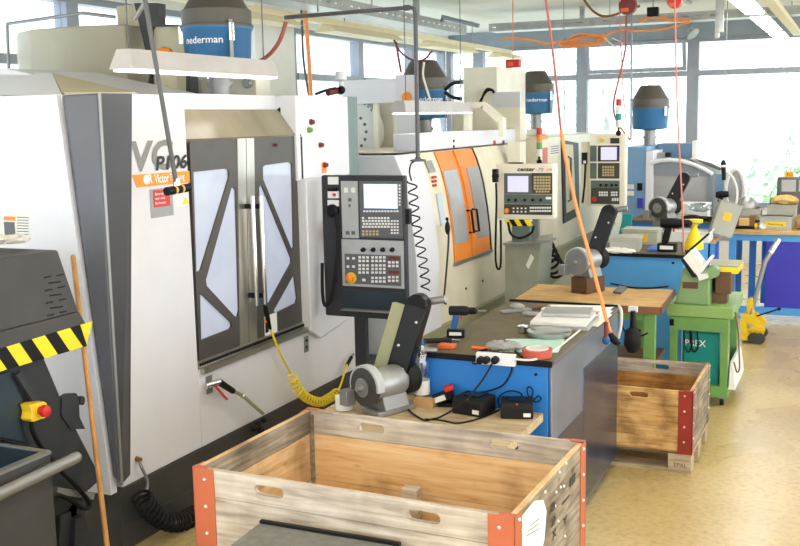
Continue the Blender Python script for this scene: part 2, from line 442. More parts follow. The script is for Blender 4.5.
# outside: a lawn, pale trees and a hedge beyond the glass
M('lawn', (186, 188, 178), .9, var=.15)
struct('trim_4', MB().box(-40, 40, YB+.3, 60, -.6, -.5), 'lawn')['kind'] = 'structure'
def tree(x, y, h, r, label, seed):
    rnd = random.Random(seed)
    t = thing('tree', label, 'tree', (x, y, -.5), 0, 'trees outside the windows')
    MB().tube([(0, 0, 0), (.1, 0, h*.4), (0, .1, h*.7)], [.16, .12, .07], 8).build('trunk', 'grey_box', t, local=True)
    c = MB()
    for k in range(700):
        d = Vector((rnd.gauss(0, 1), rnd.gauss(0, 1), rnd.gauss(0, 1))).normalized()*r*rnd.uniform(.45, 1)
        p = Vector((d.x, d.y, h*.68+d.z*1.15)); s = rnd.uniform(.07, .17)
        u = Vector((rnd.gauss(0, 1), rnd.gauss(0, 1), rnd.gauss(0, 1))).normalized(); w_ = u.orthogonal().normalized(); q = u.cross(w_)
        c.add([p+w_*s, p+q*s*.6, p-w_*s, p-q*s*.6, p+u*s*.3], [(0, 1, 4), (1, 2, 4), (2, 3, 4), (3, 0, 4), (0, 3, 2, 1)])
    c.build('foliage', 'foliage_pale', t, local=True)
tree(-6.2, 27, 5.6, 1.7, 'pale tree outside seen through the tilted-open window', 1)
tree(-1.6, 27, 4.2, 1.5, 'pale tree outside beyond the large pane behind the long workbench', 2)
tree(-8.4, 22, 5.2, 1.4, 'pale tree outside near the corner of the two window walls', 3)
h = MB(); rnd = random.Random(5)
for k in range(900):
    p = Vector((rnd.uniform(-4.5, 3.5), rnd.uniform(22.5, 23.6), rnd.uniform(-.4, 1.15+.25*math.sin(k)))); s = rnd.uniform(.1, .24)
    u = Vector((rnd.gauss(0, 1), rnd.gauss(0, 1), rnd.gauss(0, 1))).normalized(); w_ = u.orthogonal().normalized(); q = u.cross(w_)
    h.add([p+w_*s, p+q*s*.6, p-w_*s, p-q*s*.6, p+u*s*.3], [(0, 1, 4), (1, 2, 4), (2, 3, 4), (3, 0, 4), (0, 3, 2, 1)])
solo('hedge', h, 'hedge', 'pale green hedge outside below the bright window', 'hedge')

# ------------------------------------------------------------------ big white machining centre
F1 = -3.49
m1 = thing('machining_center', 'large white machining center with dark double doors and slanted grey corner pillar', 'machine', (F1-1.2, 5.5, 0), 0, 'machining centers along the window wall')
MB().box(-5.9, F1+.01, 4.06, 7.35, 0, .345).box(F1+.01, F1+.014, 4.06, 7.35, .125, .135).build('base', 'base_dark', m1, bev=.006)
# closed carcass behind the front
c = MB().box(-5.9, F1-.16, 4.02, 6.9, .345, 2.41)
c.build('cabinet', 'white_paint', m1, bev=.004)
yA, yB = P(131, 280, x=F1).y, P(189.5, 200, x=F1).y
yC, yD = P(299, 200, x=F1).y, 6.86
yT, yU = P(131, 95, x=F1).y, P(129.5, 478, x=F1).y
MB().box(F1-.16, F1, 4.1, yB, .345, 2.412).build('front_panel', 'white_dirty', m1, bev=.006)
lp = MB().box(F1-.16, F1, yB, 7.0, .345, .815)
lp.build('lower_panel', 'white_dirty', m1, bev=.004)
# right-hand white housing and its inclined edge
MB().box(F1-.16, F1, yC, yD, 1.85, 2.43).build('housing', 'white_paint', m1, bev=.006)
MB().box(F1-.16, F1-.06, yC, 6.95, .815, 1.85).build('side_panel', 'white_dirty', m1)
pb = [(yC+.02, .80), (yC+.16, .72), (yC+.62, .78), (yC+.62, 1.86), (yC+.02, 1.86)]
MB().prism(pb, 'x', F1-.1, F1+.05).build('arm_housing', 'white_dirty', m1, bev=.008)
MB().box(F1-.55, F1-.02, yD, 7.06, .35, 2.43).build('rear_door', 'green_grey', m1, bev=.004)
# slanted grey corner pillar
o = [Vector((F1+.003, yT, 2.414)), Vector((F1+.06, 4.12, 2.41)), P(63, 95, y=4.0), Vector((-3.7, 4.1, 2.41)), Vector((-3.7, yA, 2.41))]
cb = P(119.5, 470, x=F1+.06)
u = [Vector((F1+.003, yU, .40)), Vector((F1+.06, cb.y, .40)), P(116, 478, y=4.0), Vector((-3.6, 4.1, .42)), Vector((-3.6, yA, .40))]
cr = P(98, 95, x=F1+.06); o[1] = Vector((cr.x, cr.y, 2.41))
pl = MB().hull2(o, u)
pl.build('corner_pillar', 'pillar_grey', m1, bev=.012)
r0, r1 = o[0]+Vector((.004, 0, 0)), u[0]+Vector((.004, 0, 0)); q0, q1 = o[1]+Vector((.003, .006, 0)), u[1]+Vector((.003, .006, 0))
MB().hull2([r0, q0, q1, r1], [p-Vector((.004, 0, 0)) for p in (r0, q0, q1, r1)]).build('pillar_face', 'pillar_dark', m1)
MB().tube([q0+Vector((.002, 0, 0)), q1+Vector((.002, 0, 0))], .008, 6).build('pillar_edge', 'grey_metal', m1)
# end wall of the machine that faces the aisle end, with its stepped roof
e0 = P(62, 95, y=4.03); e1 = P(115, 478, y=4.03)
MB().prism([(-5.6, .345), (e1.x, .345), (e1.x, .42), (e0.x, 2.41), (-5.6, 2.41)], 'y', 3.99, 4.04).build('end_panel', 'white_paint', m1)
roof = [(-5.7, 2.41), (-5.7, 2.60), (-4.62, 2.60), (-3.98, 2.47), (-3.72, 2.415)]
MB().prism(roof, 'y', 4.62, 5.45).build('roof', 'white_dirty', m1, bev=.004)
a, b, cc, d = P(52, 73, y=4.7), P(62, 95, y=4.04), P(0, 95, y=4.04), P(-12, 72, y=4.7)
MB().hull2([a, b, cc, d], [p+Vector((0, .03, -.02)) for p in (a, b, cc, d)]).build('roof_slope', 'white_paint', m1)
a2, b2 = P(135, 92, y=4.7), P(62, 92.5, y=4.1)
MB().hull2([a, a2, b2], [p+Vector((0, .05, -.02)) for p in (a, a2, b2)]).build('roof_flap', 'beige_light', m1)  # beige puts this slope's different lighting into its colour
# sliding doors
XD = F1-.02
def leaf(outer, holes):
    lf = MB().plate(YZ(outer, XD), [YZ(h_, XD) for h_ in holes], 'x', XD-.03, XD).build('door', 'door_dark', m1)
    ys = [p[0] for p in YZ(outer, XD)]; zs = [p[1] for p in YZ(outer, XD)]
    for h_ in holes:
        MB().prism(YZ(h_, XD), 'x', XD-.02, XD-.012).build('pane', 'pane_frost_sheen', lf)
    return lf
l1 = leaf([(189.5, 141), (237, 138.6), (240, 353), (200, 371.5)],
     [[(193.5, 172), (226, 168.5), (229, 170), (229.3, 178), (201, 270), (196.5, 273)],
      [(231.5, 188), (234, 187), (236, 190), (239.3, 310), (238, 316), (235.5, 317), (207, 286), (206, 280)],
      [(200.2, 294), (203, 295), (231, 322), (232, 326), (230, 329), (201.2, 340)]])
l2 = leaf([(253.5, 138), (299, 135.5), (305, 322.5), (257, 345)],
     [[(263, 167), (265, 165.2), (290, 161.8), (292.3, 164), (294, 247), (292, 249.5), (263.2, 179)],
      [(259, 188), (260.5, 185), (262.5, 186), (291.3, 258), (291.3, 263), (269.5, 303), (266.5, 302)],
      [(294.2, 274), (297.3, 298), (296, 303), (276, 313), (273.6, 311)]])
MB().prism(YZ([(237, 138.6), (245.2, 138.2), (248.5, 349), (240, 353)], XD), 'x', XD-.03, XD+.004).build('center_stile', 'steel', l1)
MB().prism(YZ([(245.8, 138.2), (253.5, 138), (257, 345), (249, 348.7)], XD), 'x', XD-.03, XD+.004).build('center_stile', 'steel', l2)
for px, lf in ((252.5, l1), (261, l2)):
    t, b = P(px, 196, x=XD+.06), P(px+3, 306, x=XD+.06)
    hb = MB().cyl((XD+.06, t.y, t.z), (XD+.06, t.y, b.z), .014, n=12)
    hd = hb.build('handle', 'chrome', lf)
    MB().box(XD, XD+.06, t.y-.012, t.y+.012, t.z-.08, t.z-.05).box(XD, XD+.06, t.y-.012, t.y+.012, b.z+.05, b.z+.08).build('bracket', 'black', hd)
for k in range(1): MB().ball((XD+.012, P(275, 145, x=XD).y, P(275, 145, x=XD).z), .012).build('bolt', 'dark_red', l2)
M('lintel_glass', (148, 139, 116), .2, var=.12, scale=2, stretch=(1, 3, 1))
# sloping lintel above the doors, with its black gable edge
yl, yr = yB, P(298.5, 136, x=XD).y
A = [Vector((XD+.01, yl, 2.165)), Vector((XD+.01, yr, 2.165)), Vector((XD-.12, yr-.05, 2.335)), Vector((XD-.12, yl, 2.335))]
MB().hull2(A, [p-Vector((.02, 0, .02)) for p in A]).build('lintel', 'lintel_glass', m1)
g = MB()
for k in range(5):
    t = yl+.1+k*.16
    g.hull2([Vector((XD+.0115, t+.1, 2.17)), Vector((XD+.0115, t+.1+.03+.02*(k % 2), 2.17)), Vector((XD-.117, t+.03+.02*(k % 2)-.1, 2.333)), Vector((XD-.117, t-.1, 2.333))],
            [Vector((XD-.0, t+.1, 2.165)), Vector((XD-.0, t+.13, 2.165)), Vector((XD-.13, t-.07, 2.33)), Vector((XD-.13, t-.1, 2.33))])
MB().bar((XD+.012, yr, 2.15), (XD-.118, yr-.05, 2.345), .03, .025).bar((XD+.012, yr, 2.15), (XD+.012, yr, .85), .02, .02, (0, 1, 0)).build('door_jamb', 'black', m1)
MB().prism([(yB-.01, 2.34), (yr-.03, 2.34), (yr+.28, 2.10), (yr+.28, 2.43), (yB-.01, 2.43)], 'x', F1-.17, F1-.155).build('header_panel', 'white_paint', m1)
# door track
tk = MB().box(F1-.03, F1+.03, yB+.02, 6.25, .79, .825).box(F1-.03, F1-.01, yB+.02, 6.22, .825, .86)
tk.build('door_track', 'steel', m1)
th = MB()
for k in range(56): th.box(F1-.012, F1-.004, yB+.03+k*.0235, yB+.043+k*.0235, .83, .848)
th.build('track_brush', 'black', m1)
# pilot lights and buttons on the housing
for px, py, r, mt in ((310.5, 122, .018, 'dark_red'), (308.5, 130, .018, 'green_paint'), (319.8, 145, .017, 'dark_red'), (324, 165, .018, 'dark_red')):
    q = P(px, py, x=F1); MB().lathe([(r*1.15, 0), (r*1.15, .01), (r, .012), (r*.8, .03), (.002, .034)], (F1, q.y, q.z), 14, (1, 0, 0)).build('pilot_button', mt, m1)
q = P(324, 168, x=F1); MB().box(F1, F1+.002, q.y-.035, q.y+.035, q.z-.035, q.z+.04).build('button_plate', 'orange', m1)
# caution label and plates
def yzplate(name, mat, x, px0, py0, px1, py1, parent, d=.002):
    a_, b_ = P(px0, py1, x=x), P(px1, py0, x=x)
    return MB().box(x, x+d, a_.y, b_.y, a_.z, b_.z).build(name, mat, parent)
cl = yzplate('caution_label', 'paper', XD, 264, 333, 277, 316.5, m1, .004); cl['label'] = 'white and orange caution label'
yzplate('label_heading', 'orange', XD+.003, 264.2, 322, 269, 318.5, cl, .003)
yzplate('pictogram', 'black', XD+.003, 265, 332, 268.5, 323, cl, .003)
yzplate('socket_plate', 'grey_metal', F1, 303.7, 351, 308.5, 337, m1, .004)
for py in (340.5, 347):
    q = P(306, py, x=F1); MB().cyl((F1, q.y, q.z), (F1+.008, q.y, q.z), .011, n=10).build('socket', 'black', m1)
yzplate('valve_plate', 'grey_metal', F1, 205.5, 392, 212.5, 377, m1, .004)
# lettering panel
def face_text(s, name, mat, px, py, wpx, hgt, shear=0, bold=0, x=F1+.002, parent=m1):
    a_ = P(px, py, x=x); b_ = P(px+wpx, py, x=x)
    return text(s, name, mat, parent, a_, (0, 1, 0), (0, 0, 1), abs(b_.y-a_.y), hgt, shear, bold=bold)
face_text('VC', 'model_lettering', 'lettering_grey', 132.2, 172.5, 42, .165, .12, .03)
face_text('P106', 'model_number', 'text_black', 155.5, 171, 32, .082, .2, .03, F1+.004)
band = MB().prism(YZ([(131.8, 175), (189, 170.8), (189.5, 182.5), (136.5, 187.5)], F1), 'x', F1, F1+.003).build('maker_band', 'orange_band', m1)
face_text('Victor', 'band_lettering', 'text_white', 154.5, 183.5, 14.5, .05, 0, .012, F1+.0045, band)
face_text('Taichung', 'band_lettering', 'text_white', 169.5, 183, 15, .05, 0, .0, F1+.0045, band)
q = P(146, 179.5, x=F1); MB().lathe([(.026, 0), (.026, .002)], (F1+.003, q.y, q.z), 20, (1, 0, 0)).build('emblem', 'text_white', band)
face_text('R', 'emblem', 'text_white', 148.5, 183.5, 4, .05, 0, .03, F1+.0045, band)
pl = yzplate('notice_plate', 'grey_metal', F1, 149.3, 215, 173.5, 189.5, m1)
rs = yzplate('red_notice', 'red', F1+.002, 153, 205.5, 170, 190.5, pl)
for k, s in enumerate(('Betrieb', 'nur mit', 'Schutz')): face_text(s, 'notice_lettering', 'text_white', 155, 195.5+k*4.6, 9+k, .014, 0, .005, F1+.0042, rs)
wl = yzplate('warning_label', 'paper', F1, 174.5, 205.5, 188.5, 192.5, m1)
MB().prism(YZ([(182.5, 204), (189, 203.4), (185.5, 196.5)], F1+.002), 'x', F1+.002, F1+.004).build('warning_triangle', 'yellow', wl)
# label on the end wall
def xzplate(name, mat, y, px0, py0, px1, py1, parent, d=.002):
    return facebox(MB(), px0, py0, px1, py1, y, 0, d).build(name, mat, parent)
el = xzplate('caution_label', 'paper', 3.99, 2, 214, 30, 237.5, m1); el['label'] = 'white and orange caution label'
xzplate('label_heading', 'orange', 3.988, 4, 216.5, 15.5, 220.5, el)
xzplate('pictogram', 'bezel_grey', 3.988, 4.5, 222, 15, 235, el)
ln = MB()
for k in range(7): facebox(ln, 17, 217+k*2.8, 28.5, 217.8+k*2.8, 3.988, 0, .001)
ln.build('printed_lines', 'bezel_grey', el)
# upper works: tool magazine cover, column and head cover
xb = [P(px, 60, y=6.0).x for px in (18, 42, 97, 127)]
MB().prism([(xb[0]-.3, 6.3), (xb[0], 6.02), (xb[1]-.08, 5.95), (xb[1], 5.9), (xb[2], 5.9), (xb[3], 6.0), (xb[3], 6.8), (xb[0]-.3, 6.8)], 'z', 2.41, 2.965).build('magazine_cover', 'beige_panel', m1, bev=.01)
MB().box(P(117, 20, y=6.3).x, P(133, 20, y=6.3).x, 6.3, 6.6, 2.9, 3.14).build('column_head', 'beige_light', m1, bev=.006)
fr = MB().plate(XZ([(134, 3), (157, 3), (157, 24), (184, 25), (188, 30), (191, 98), (146, 98), (150, 70)], 6.1), [XZ([(153, 26.5), (180, 26.5), (183, 30), (186, 54), (186, 94), (151, 94), (151.5, 30)], 6.1)], 'y', 6.1, 6.2)
fr.build('head_cover', 'hood_grey', m1)
MB().prism(XZ([(153, 26.5), (180, 26.5), (183, 30), (186, 54), (186, 94), (151, 94), (151.5, 30)], 6.12), 'y', 6.13, 6.15).build('head_window', 'beige_light', m1)
MB().box(P(190, 90, y=6.4).x, P(256, 90, y=6.4).x, 6.4, 6.6, 2.41, 2.58).build('rear_cover', 'cream_light', m1)
q = P(247, 83, y=6.35); MB().lathe([(.035, 0), (.04, .03), (.03, .05)], (q.x, 6.38, q.z), 14, (0, -1, 0)).build('gauge', 'grey_metal', m1)
q = P(165, 57, y=5.55); b = MB().lathe([(.06, 0), (.058, .03), (.04, .055), (.002, .068)], (q.x, 5.55, q.z), 16)
bc_ = b.build('beacon', 'orange', m1)
MB().box(q.x-.05, q.x+.05, 5.5, 5.6, 2.412, q.z).build('beacon_stand', 'beige_light', bc_)
pi_ = MB()
for a_, b_ in (((7, 24), (82, 13)), ((82, 13), (115, 17)), ((7, 24), (9, 73))):
    A_, B_ = P(*a_, y=5.9), P(*b_, y=5.9); pi_.cyl(A_, B_, .013, n=8)
pi_.build('coolant_pipe', 'grey_metal', m1)

# its operator console
YC = 6.2
con = MB(); facebox(con, 323, 175.5, 405.5, 318, YC, -.06, 0); cn = con.build('control_panel', 'console_dark', m1, bev=.012)
facebox(MB(), 342, 181, 358.5, 238, YC, 0, .006).build('side_strip', 'console_grey', cn)
facebox(MB(), 359.8, 181, 402.5, 238, YC, 0, .008).build('monitor_bezel', 'bezel_grey', cn, bev=.003)
facebox(MB(), 364.5, 184, 398, 208.3, YC, .006, .011).build('screen', 'screen_lit', cn)
ks = MB()
for i in range(12): facebox(ks, 364+i*3, 210.2, 366+i*3, 212, YC, .007, .011)
ks.build('keyboard', 'key_white', cn); ks = MB()
for i in range(7): facebox(ks, 399.3, 184.5+i*3.2, 401, 186.3+i*3.2, YC, .007, .011)
ks.build('keyboard', 'key_white', cn); ks = MB()
for i in range(9):
    for j in range(4):
        if j == 0 and i == 1: continue
        facebox(ks, 362.6+i*3.15+(j == 2)*1, 217+j*2.9, 364.8+i*3.15+(j == 2)*1, 218.9+j*2.9, YC, .007, .011)
ks.build('keyboard', 'key_white', cn); ks = MB()
for i in range(3):
    for j in range(5): facebox(ks, 391.5+i*2.9, 220+j*3, 393.3+i*2.9, 221.8+j*3, YC, .007, .011)
ks.build('keyboard', 'key_white', cn)
kt = MB()
for i in range(5):
    for j in range(2): facebox(kt, 362.8+i*3.5, 230.2+j*3, 365+i*3.5, 232.2+j*3, YC, .007, .011)
kt.build('keyboard', 'key_tan', cn)
for px, py, w_, h_ in ((344.5, 187.5, 4, 5), (351.5, 187.5, 4, 5), (348.5, 198, 3.4, 3.4), (349, 204, 2, 3), (346.3, 231, 3.6, 3.6), (352, 231, 3.6, 3.6)):
    facebox(MB(), px, py, px+w_, py+h_, YC, .005, .008).build('switch', 'key_white' if py < 190 else 'bezel_grey', cn)
facebox(MB(), 342.5, 240, 404, 287, YC, 0, .006).build('keypad_plate', 'console_grey', cn)
facebox(MB(), 345.5, 254.5, 401.5, 284.5, YC, .005, .008).build('keypad_field', 'bezel_grey', cn)
kk = MB()
for c0, nc, r0, nr in ((347.4, 2, 257, 2), (359.2, 3, 256, 2), (372, 4, 256, 2), (359.2, 3, 264, 3), (372, 4, 264, 3), (372, 4, 276.5, 2), (388.8, 3, 261, 2), (388.8, 3, 275.8, 2)):
    sp = 5.6 if nc == 2 else 3.9; sv = 8.2 if nc == 2 else 3.6
    for i in range(nc):
        for j in range(nr): facebox(kk, c0+i*sp, r0+j*sv, c0+i*sp+2.4, r0+j*sv+2.3, YC, .008, .013)
    kk.build('keypad_keys', 'key_white', cn); kk = MB()
facebox(kk, 363, 278.5, 366, 281, YC, .008, .013)
kk.build('keypad_keys', 'key_white', cn)
for py in (256.5, 270.5): facebox(MB(), 389, py, 400, py+3, YC, .008, .01).build('display', 'dark_red', cn)
for px in (364, 374, 383.5, 393):
    q = P(px, 249.5, y=YC); MB().lathe([(.016, 0), (.016, .01), (.011, .012), (.011, .028), (.003, .03)], (q.x, YC-.006, q.z), 14, (0, -1, 0)).build('rotary_knob', 'black', cn)
q = P(351.8, 277.7, y=YC); es = MB().lathe([(.04, 0), (.04, .006), (.002, .007)], (q.x, YC-.006, q.z), 20, (0, -1, 0)).build('emergency_stop_plate', 'estop_yellow', cn)
MB().lathe([(.016, 0), (.016, .02), (.028, .022), (.028, .036), (.018, .044), (.002, .046)], (q.x, YC-.01, q.z), 20, (0, -1, 0)).build('emergency_stop', 'orange', es)
facebox(MB(), 344, 291, 403, 311.5, YC, .001, .003).build('storage_recess', 'trough_blue', cn)
facebox(MB(), 344, 309.5, 403, 311, YC, -.0, .05).build('ledge', 'grey_metal', cn)
facebox(MB(), 328, 176.8, 338.5, 184.5, YC, 0, .003).build('white_sign', 'key_white', cn)
sw = facebox(MB(), 329, 191, 339, 198, YC, 0, .02).build('switch_box', 'key_white', cn)
q = P(336, 194.5, y=YC); MB().lathe([(.012, 0), (.011, .012), (.002, .014)], (q.x, YC-.02, q.z), 12, (0, -1, 0)).build('red_button', 'red', sw)
facebox(MB(), 328.5, 200, 339, 206, YC, 0, .015).build('port_cover', 'key_white', cn)
hs = MB(); facebox(hs, 330, 188, 337.5, 191, YC, 0, .03)
q = P(333.8, 210.5, y=YC); hs.lathe([(.045, 0), (.045, .03), (.03, .045), (.002, .047)], (q.x, YC-.002, q.z), 20, (0, -1, 0))
hp = hs.build('handwheel', 'black', cn)
pts = [P(*p, y=YC-.03) for p in ((336, 214), (338, 236), (336.5, 262), (332, 292), (327.5, 304.5), (324, 303.5), (322.4, 290), (322.2, 263))]
MB().tube(arc(pts, 6), .012, 8).build('handwheel_cord', 'rubber', hp)
facebox(MB(), 405.5, 209, 409.5, 224, YC+.02, -.04, .01).build('connector', 'black', cn)
a = P(355.5, 318, y=6.22); b = P(366, 318, y=6.22)
MB().box(a.x, b.x, 6.2, 6.255, .0, a.z+.02).build('support_post', 'console_dark', cn)
MB().bar(P(398, 240, y=6.3), (F1, 6.6, 1.5), .09, .12).build('support_arm', 'green_grey', m1)
# ------------------------------------------------------------------ cream machining centre with orange doors
def profile_front(mb, prof, y0, y1, off=0.0, thick=.012):
    n = len(prof)
    A = [Vector((x+off, y0, z)) for x, z in prof]; B = [Vector((x+off, y1, z)) for x, z in prof]
    A2 = [p-Vector((thick, 0, 0)) for p in A]; B2 = [p-Vector((thick, 0, 0)) for p in B]
    vs = A+B+A2+B2; fs = []
    for i in range(n-1):
        fs += [(i, i+1, n+i+1, n+i), (2*n+i, 3*n+i, 3*n+i+1, 2*n+i+1), (i, 2*n+i, 2*n+i+1, i+1), (n+i, n+i+1, 3*n+i+1, 3*n+i)]
    fs += [(0, n, 3*n, 2*n), (n-1, 3*n-1, 4*n-1, 2*n-1)]
    return mb.add(vs, fs)
F2 = -3.2
PR = [(F2, .50), (F2, .80), (F2, 1.0), (F2-.012, 1.2), (F2-.035, 1.4), (F2-.07, 1.62), (F2-.12, 1.82), (F2-.185, 1.97)]
def px_at(z):
    for (x0, z0), (x1, z1) in zip(PR[:-1], PR[1:]):
        if z <= z1: return x0+(x1-x0)*(z-z0)/(z1-z0)
    return PR[-1][0]
def cut(z0, z1, k=9): return [(px_at(z0+(z1-z0)*i/k), z0+(z1-z0)*i/k) for i in range(k+1)]
m2 = thing('machining_center', 'cream machining center with curved orange sliding doors and a console reading center-70', 'machine', (F2-1.2, 8.9, 0), 0, 'machining centers along the window wall')
MB().box(-5.6, F2+.03, 7.45, 10.75, 0, .50).build('base', 'olive_paint', m2, bev=.004)
MB().prism(PR+[(-5.4, 1.97), (-5.4, .5)], 'y', 7.5, 10.72).build('cabinet', 'cream_paint', m2, bev=.003)
# white leading cover at its near end
MB().prism([(F2+.034, .14)]+[(x+.012, z) for x, z in PR[1:]]+[(-5.2, 1.97), (-5.2, .14)], 'y', 7.42, 7.9).build('front_cover', 'white_paint', m2, bev=.006)
ya, yb, yc, yd = 8.26, 8.71, 8.73, 9.2
for (y0, y1) in ((ya, yb), (yc, yd)):
    lf = profile_front(MB(), cut(1.0, 1.965), y0, y1, .014).build('door', 'orange', m2)
    if y0 == ya: w0, w1 = y0+.012, y1-.10
    else: w0, w1 = y0+.13, y1-.02
    profile_front(MB(), cut(1.15 if y0 == ya else 1.14, 1.80), w0, w1, .02, .01).build('pane', 'pane_grey', lf)
    yh = yb-.05 if y0 == ya else yc+.07
    za, zb = 1.22, 1.42
    hp_ = [(px_at(zb)+.012, yh, zb), (px_at(zb)+.06, yh, zb), (px_at(za)+.06, yh, za), (px_at(za)+.012, yh, za)]
    MB().tube(hp_, .011, 8).build('handle', 'black', lf)
profile_front(MB(), cut(1.0, 1.965), yb-.03, yb+.0, .03, .02).build('door_rail', 'orange', m2)
profile_front(MB(), cut(.99, 1.97), yd, yd+.03, .02, .03).build('door_seal', 'black', m2)
MB().bar((F2+.02, ya-.02, .985), (F2+.02, yd+.03, .985), .02, .03).build('door_sill', 'grey_metal', m2)
profile_front(MB(), cut(1.35, 1.62), 8.02, 8.12, .016, .012).build('sight_glass', 'screen_blue', m2)
pm = MB()
for k in range(2):
    for j in range(3): pm.box(px_at(1.72)-.0, px_at(1.72)+.018, 8.0+k*.05, 8.03+k*.05, 1.68+j*.035, 1.70+j*.035)
pm.build('printed_marks', 'text_red', m2)
profile_front(MB(), cut(1.80, 1.9), 7.98, 8.12, .015, .012).build('type_plate', 'grey_metal', m2)
for y_, z_ in ((8.02, .72), (8.55, .72), (9.0, .72)): MB().lathe([(.012, 0), (.012, .008), (.002, .01)], (F2, y_, z_), 10, (1, 0, 0)).build('bolt', 'rust_metal', m2)
# top beam with buttons, upper covers
tb = P(432, 133, x=-3.45)
MB().box(-3.6, -3.36, 7.9, 10.6, 1.985, 2.13).build('top_beam', 'white_paint', m2, bev=.006)
for px, mt in ((494, 'text_red'), (503, 'dark_red')):
    q = P(px, 142.5, x=-3.36); MB().lathe([(.022, 0), (.022, .012), (.002, .014)], (-3.36, q.y, q.z), 14, (1, 0, 0)).build('button', mt, m2)
for px, py in ((453.5, 141), (453.5, 146.5)):
    q = P(px, py, x=-3.36); MB().lathe([(.012, 0), (.012, .008), (.002, .01)], (-3.36, q.y, q.z), 10, (1, 0, 0)).build('bolt', 'black', m2)
U = 9.4
facebox(MB(), 342, 79.5, 397, 103.5, U, -.4, 0).build('column_cover', 'white_paint', m2, bev=.004)
facebox(MB(), 397, 75, 416, 148, U, -.03, .02).build('spindle_column', 'white_dirty', m2, bev=.004)
q = P(407, 97.5, y=U-.02); em = MB().lathe([(.055, 0), (.055, .01), (.002, .012)], (q.x, U-.02, q.z), 20, (0, -1, 0)).build('round_emblem', 'orange', m2)
facebox(MB(), 355, 103, 398, 152, U+.3, -.1, 0).build('magazine_housing', 'cream_light', m2)
q = P(352, 132, y=U+.2); dk = MB().lathe([(.35, 0), (.35, .1), (.25, .12), (.002, .12)], (q.x, U+.25, q.z), 40, (0, -1, 0)).build('tool_disc', 'shelf_white', m2)
hb = MB(); hw = MB()
for k in range(44):
    t = 2*PI*k/44
    for rr in (.275, .305, .333): hb.lathe([(.011, 0), (.011, .004)], (q.x+math.cos(t+rr*9)*rr, U+.15, q.z+math.sin(t+rr*9)*rr), 6, (0, -1, 0))
hb.build('mesh_ring', 'black', dk)
for k in range(16):
    t = 2*PI*k/16
    hw.lathe([(.017, 0), (.017, .006)], (q.x+math.cos(t)*.2, U+.13, q.z+math.sin(t)*.2), 8, (0, -1, 0))
hw.build('hole_ring', 'bezel_grey', dk)
facebox(MB(), 373.5, 103, 378, 152, U+.05, -.05, 0).build('cover_post', 'cream_light', m2)
facebox(MB(), 393.5, 103, 398, 152, U+.05, -.05, 0).build('cover_post', 'cream_light', m2)
q = xzplate('yellow_label', 'estop_yellow', U-.03, 404, 139, 411, 152, m2)
facebox(MB(), 452, 108, 520, 141, 10.55, -.2, 0).build('head_cover', 'cream_paint', m2)
facebox(MB(), 463.5, 102, 469, 137, 9.6, -.1, 0).build('guard_post', 'cream_light', m2)
facebox(MB(), 498.5, 118, 503, 137, 9.6, -.1, 0).build('guard_post', 'cream_light', m2)
A_, B_, C_ = P(463.5, 105, y=9.6), P(484, 105, y=9.6), P(501, 120, y=9.6)
MB().bar(A_, B_, .1, .06).bar(B_, C_, .1, .06).build('guard_rail', 'cream_light', m2)
facebox(MB(), 443, 133, 462, 150, 9.6, -.2, 0).build('cable_duct', 'cream_light', m2)
facebox(MB(), 508, 142, 520, 166, 10.0, -.2, 0).build('rear_post', 'cream_light', m2)
# console on its pedestal
Y2 = 8.8
c2 = facebox(MB(), 496, 164, 553.5, 219, Y2, -.14, 0).build('control_panel', 'cream_light', m2, bev=.01)
facebox(MB(), 504.3, 173.3, 531.3, 194, Y2, 0, .006).build('monitor_bezel', 'bezel_grey', c2)
facebox(MB(), 508, 176, 528.5, 192, Y2, .005, .01).build('screen', 'screen_lilac', c2)
facebox(MB(), 531.6, 173, 553 - .6, 194, Y2, 0, .006).build('keypad_plate', 'console_olive', c2)
kk = MB()
for i in range(6):
    for j in range(5): facebox(kk, 534+i*2.9, 176+j*2.9, 536.2+i*2.9, 178.2+j*2.9, Y2, .005, .01)
for i in range(5): facebox(kk, 536+i*2.9, 190.5, 538+i*2.9, 192.5, Y2, .005, .01)
kk.build('keypad_keys', 'key_tan', c2)
facebox(MB(), 504.3, 194.3, 552.4, 204, Y2, 0, .006).build('knob_strip', 'console_green', c2)
facebox(MB(), 504.3, 204.3, 552.4, 214.6, Y2, 0, .006).build('button_strip', 'console_olive', c2)
for px in (509, 516, 525, 533, 541):
    q = P(px, 200, y=Y2); MB().lathe([(.014, 0), (.014, .006), (.009, .008), (.009, .02), (.002, .021)], (q.x, Y2-.005, q.z), 12, (0, -1, 0)).build('rotary_knob', 'black', c2)
q = P(507.6, 210.6, y=Y2); MB().lathe([(.013, 0), (.013, .015), (.025, .017), (.024, .03), (.002, .036)], (q.x, Y2-.005, q.z), 18, (0, -1, 0)).build('emergency_stop', 'orange', c2)
kk = MB()
for i in range(4):
    for j in range(2): facebox(kk, 513+i*4, 207.5+j*3.4, 514.6+i*4, 209+j*3.4, Y2, .005, .009)
kk.build('button_keys', 'key_white', c2); kk = MB()
for i in range(9):
    for j in range(2): facebox(kk, 530+i*2.4, 206.8+j*3.2, 532+i*2.4, 208.6+j*3.2, Y2, .005, .009)
kk.build('button_keys', 'key_white', c2)
facebox(MB(), 546, 196.8, 551.4, 199.3, Y2, .005, .008).build('display', 'key_white', c2)
q = P(517.5, 171.2, y=Y2-.003); e_ = P(535, 171.2, y=Y2-.003)
text('center', 'console_lettering', 'text_black', c2, q, (1, 0, 0), (0, 0, 1), e_.x-q.x, .032, .1, bold=.025)
q = P(536, 171.2, y=Y2-.003); e_ = P(543.5, 171.2, y=Y2-.003)
text('-70', 'console_lettering', 'bezel_grey', c2, q, (1, 0, 0), (0, 0, 1), e_.x-q.x, .03, .1)
q = P(546.5, 170.8, y=Y2-.003); e_ = P(552, 170.8, y=Y2-.003)
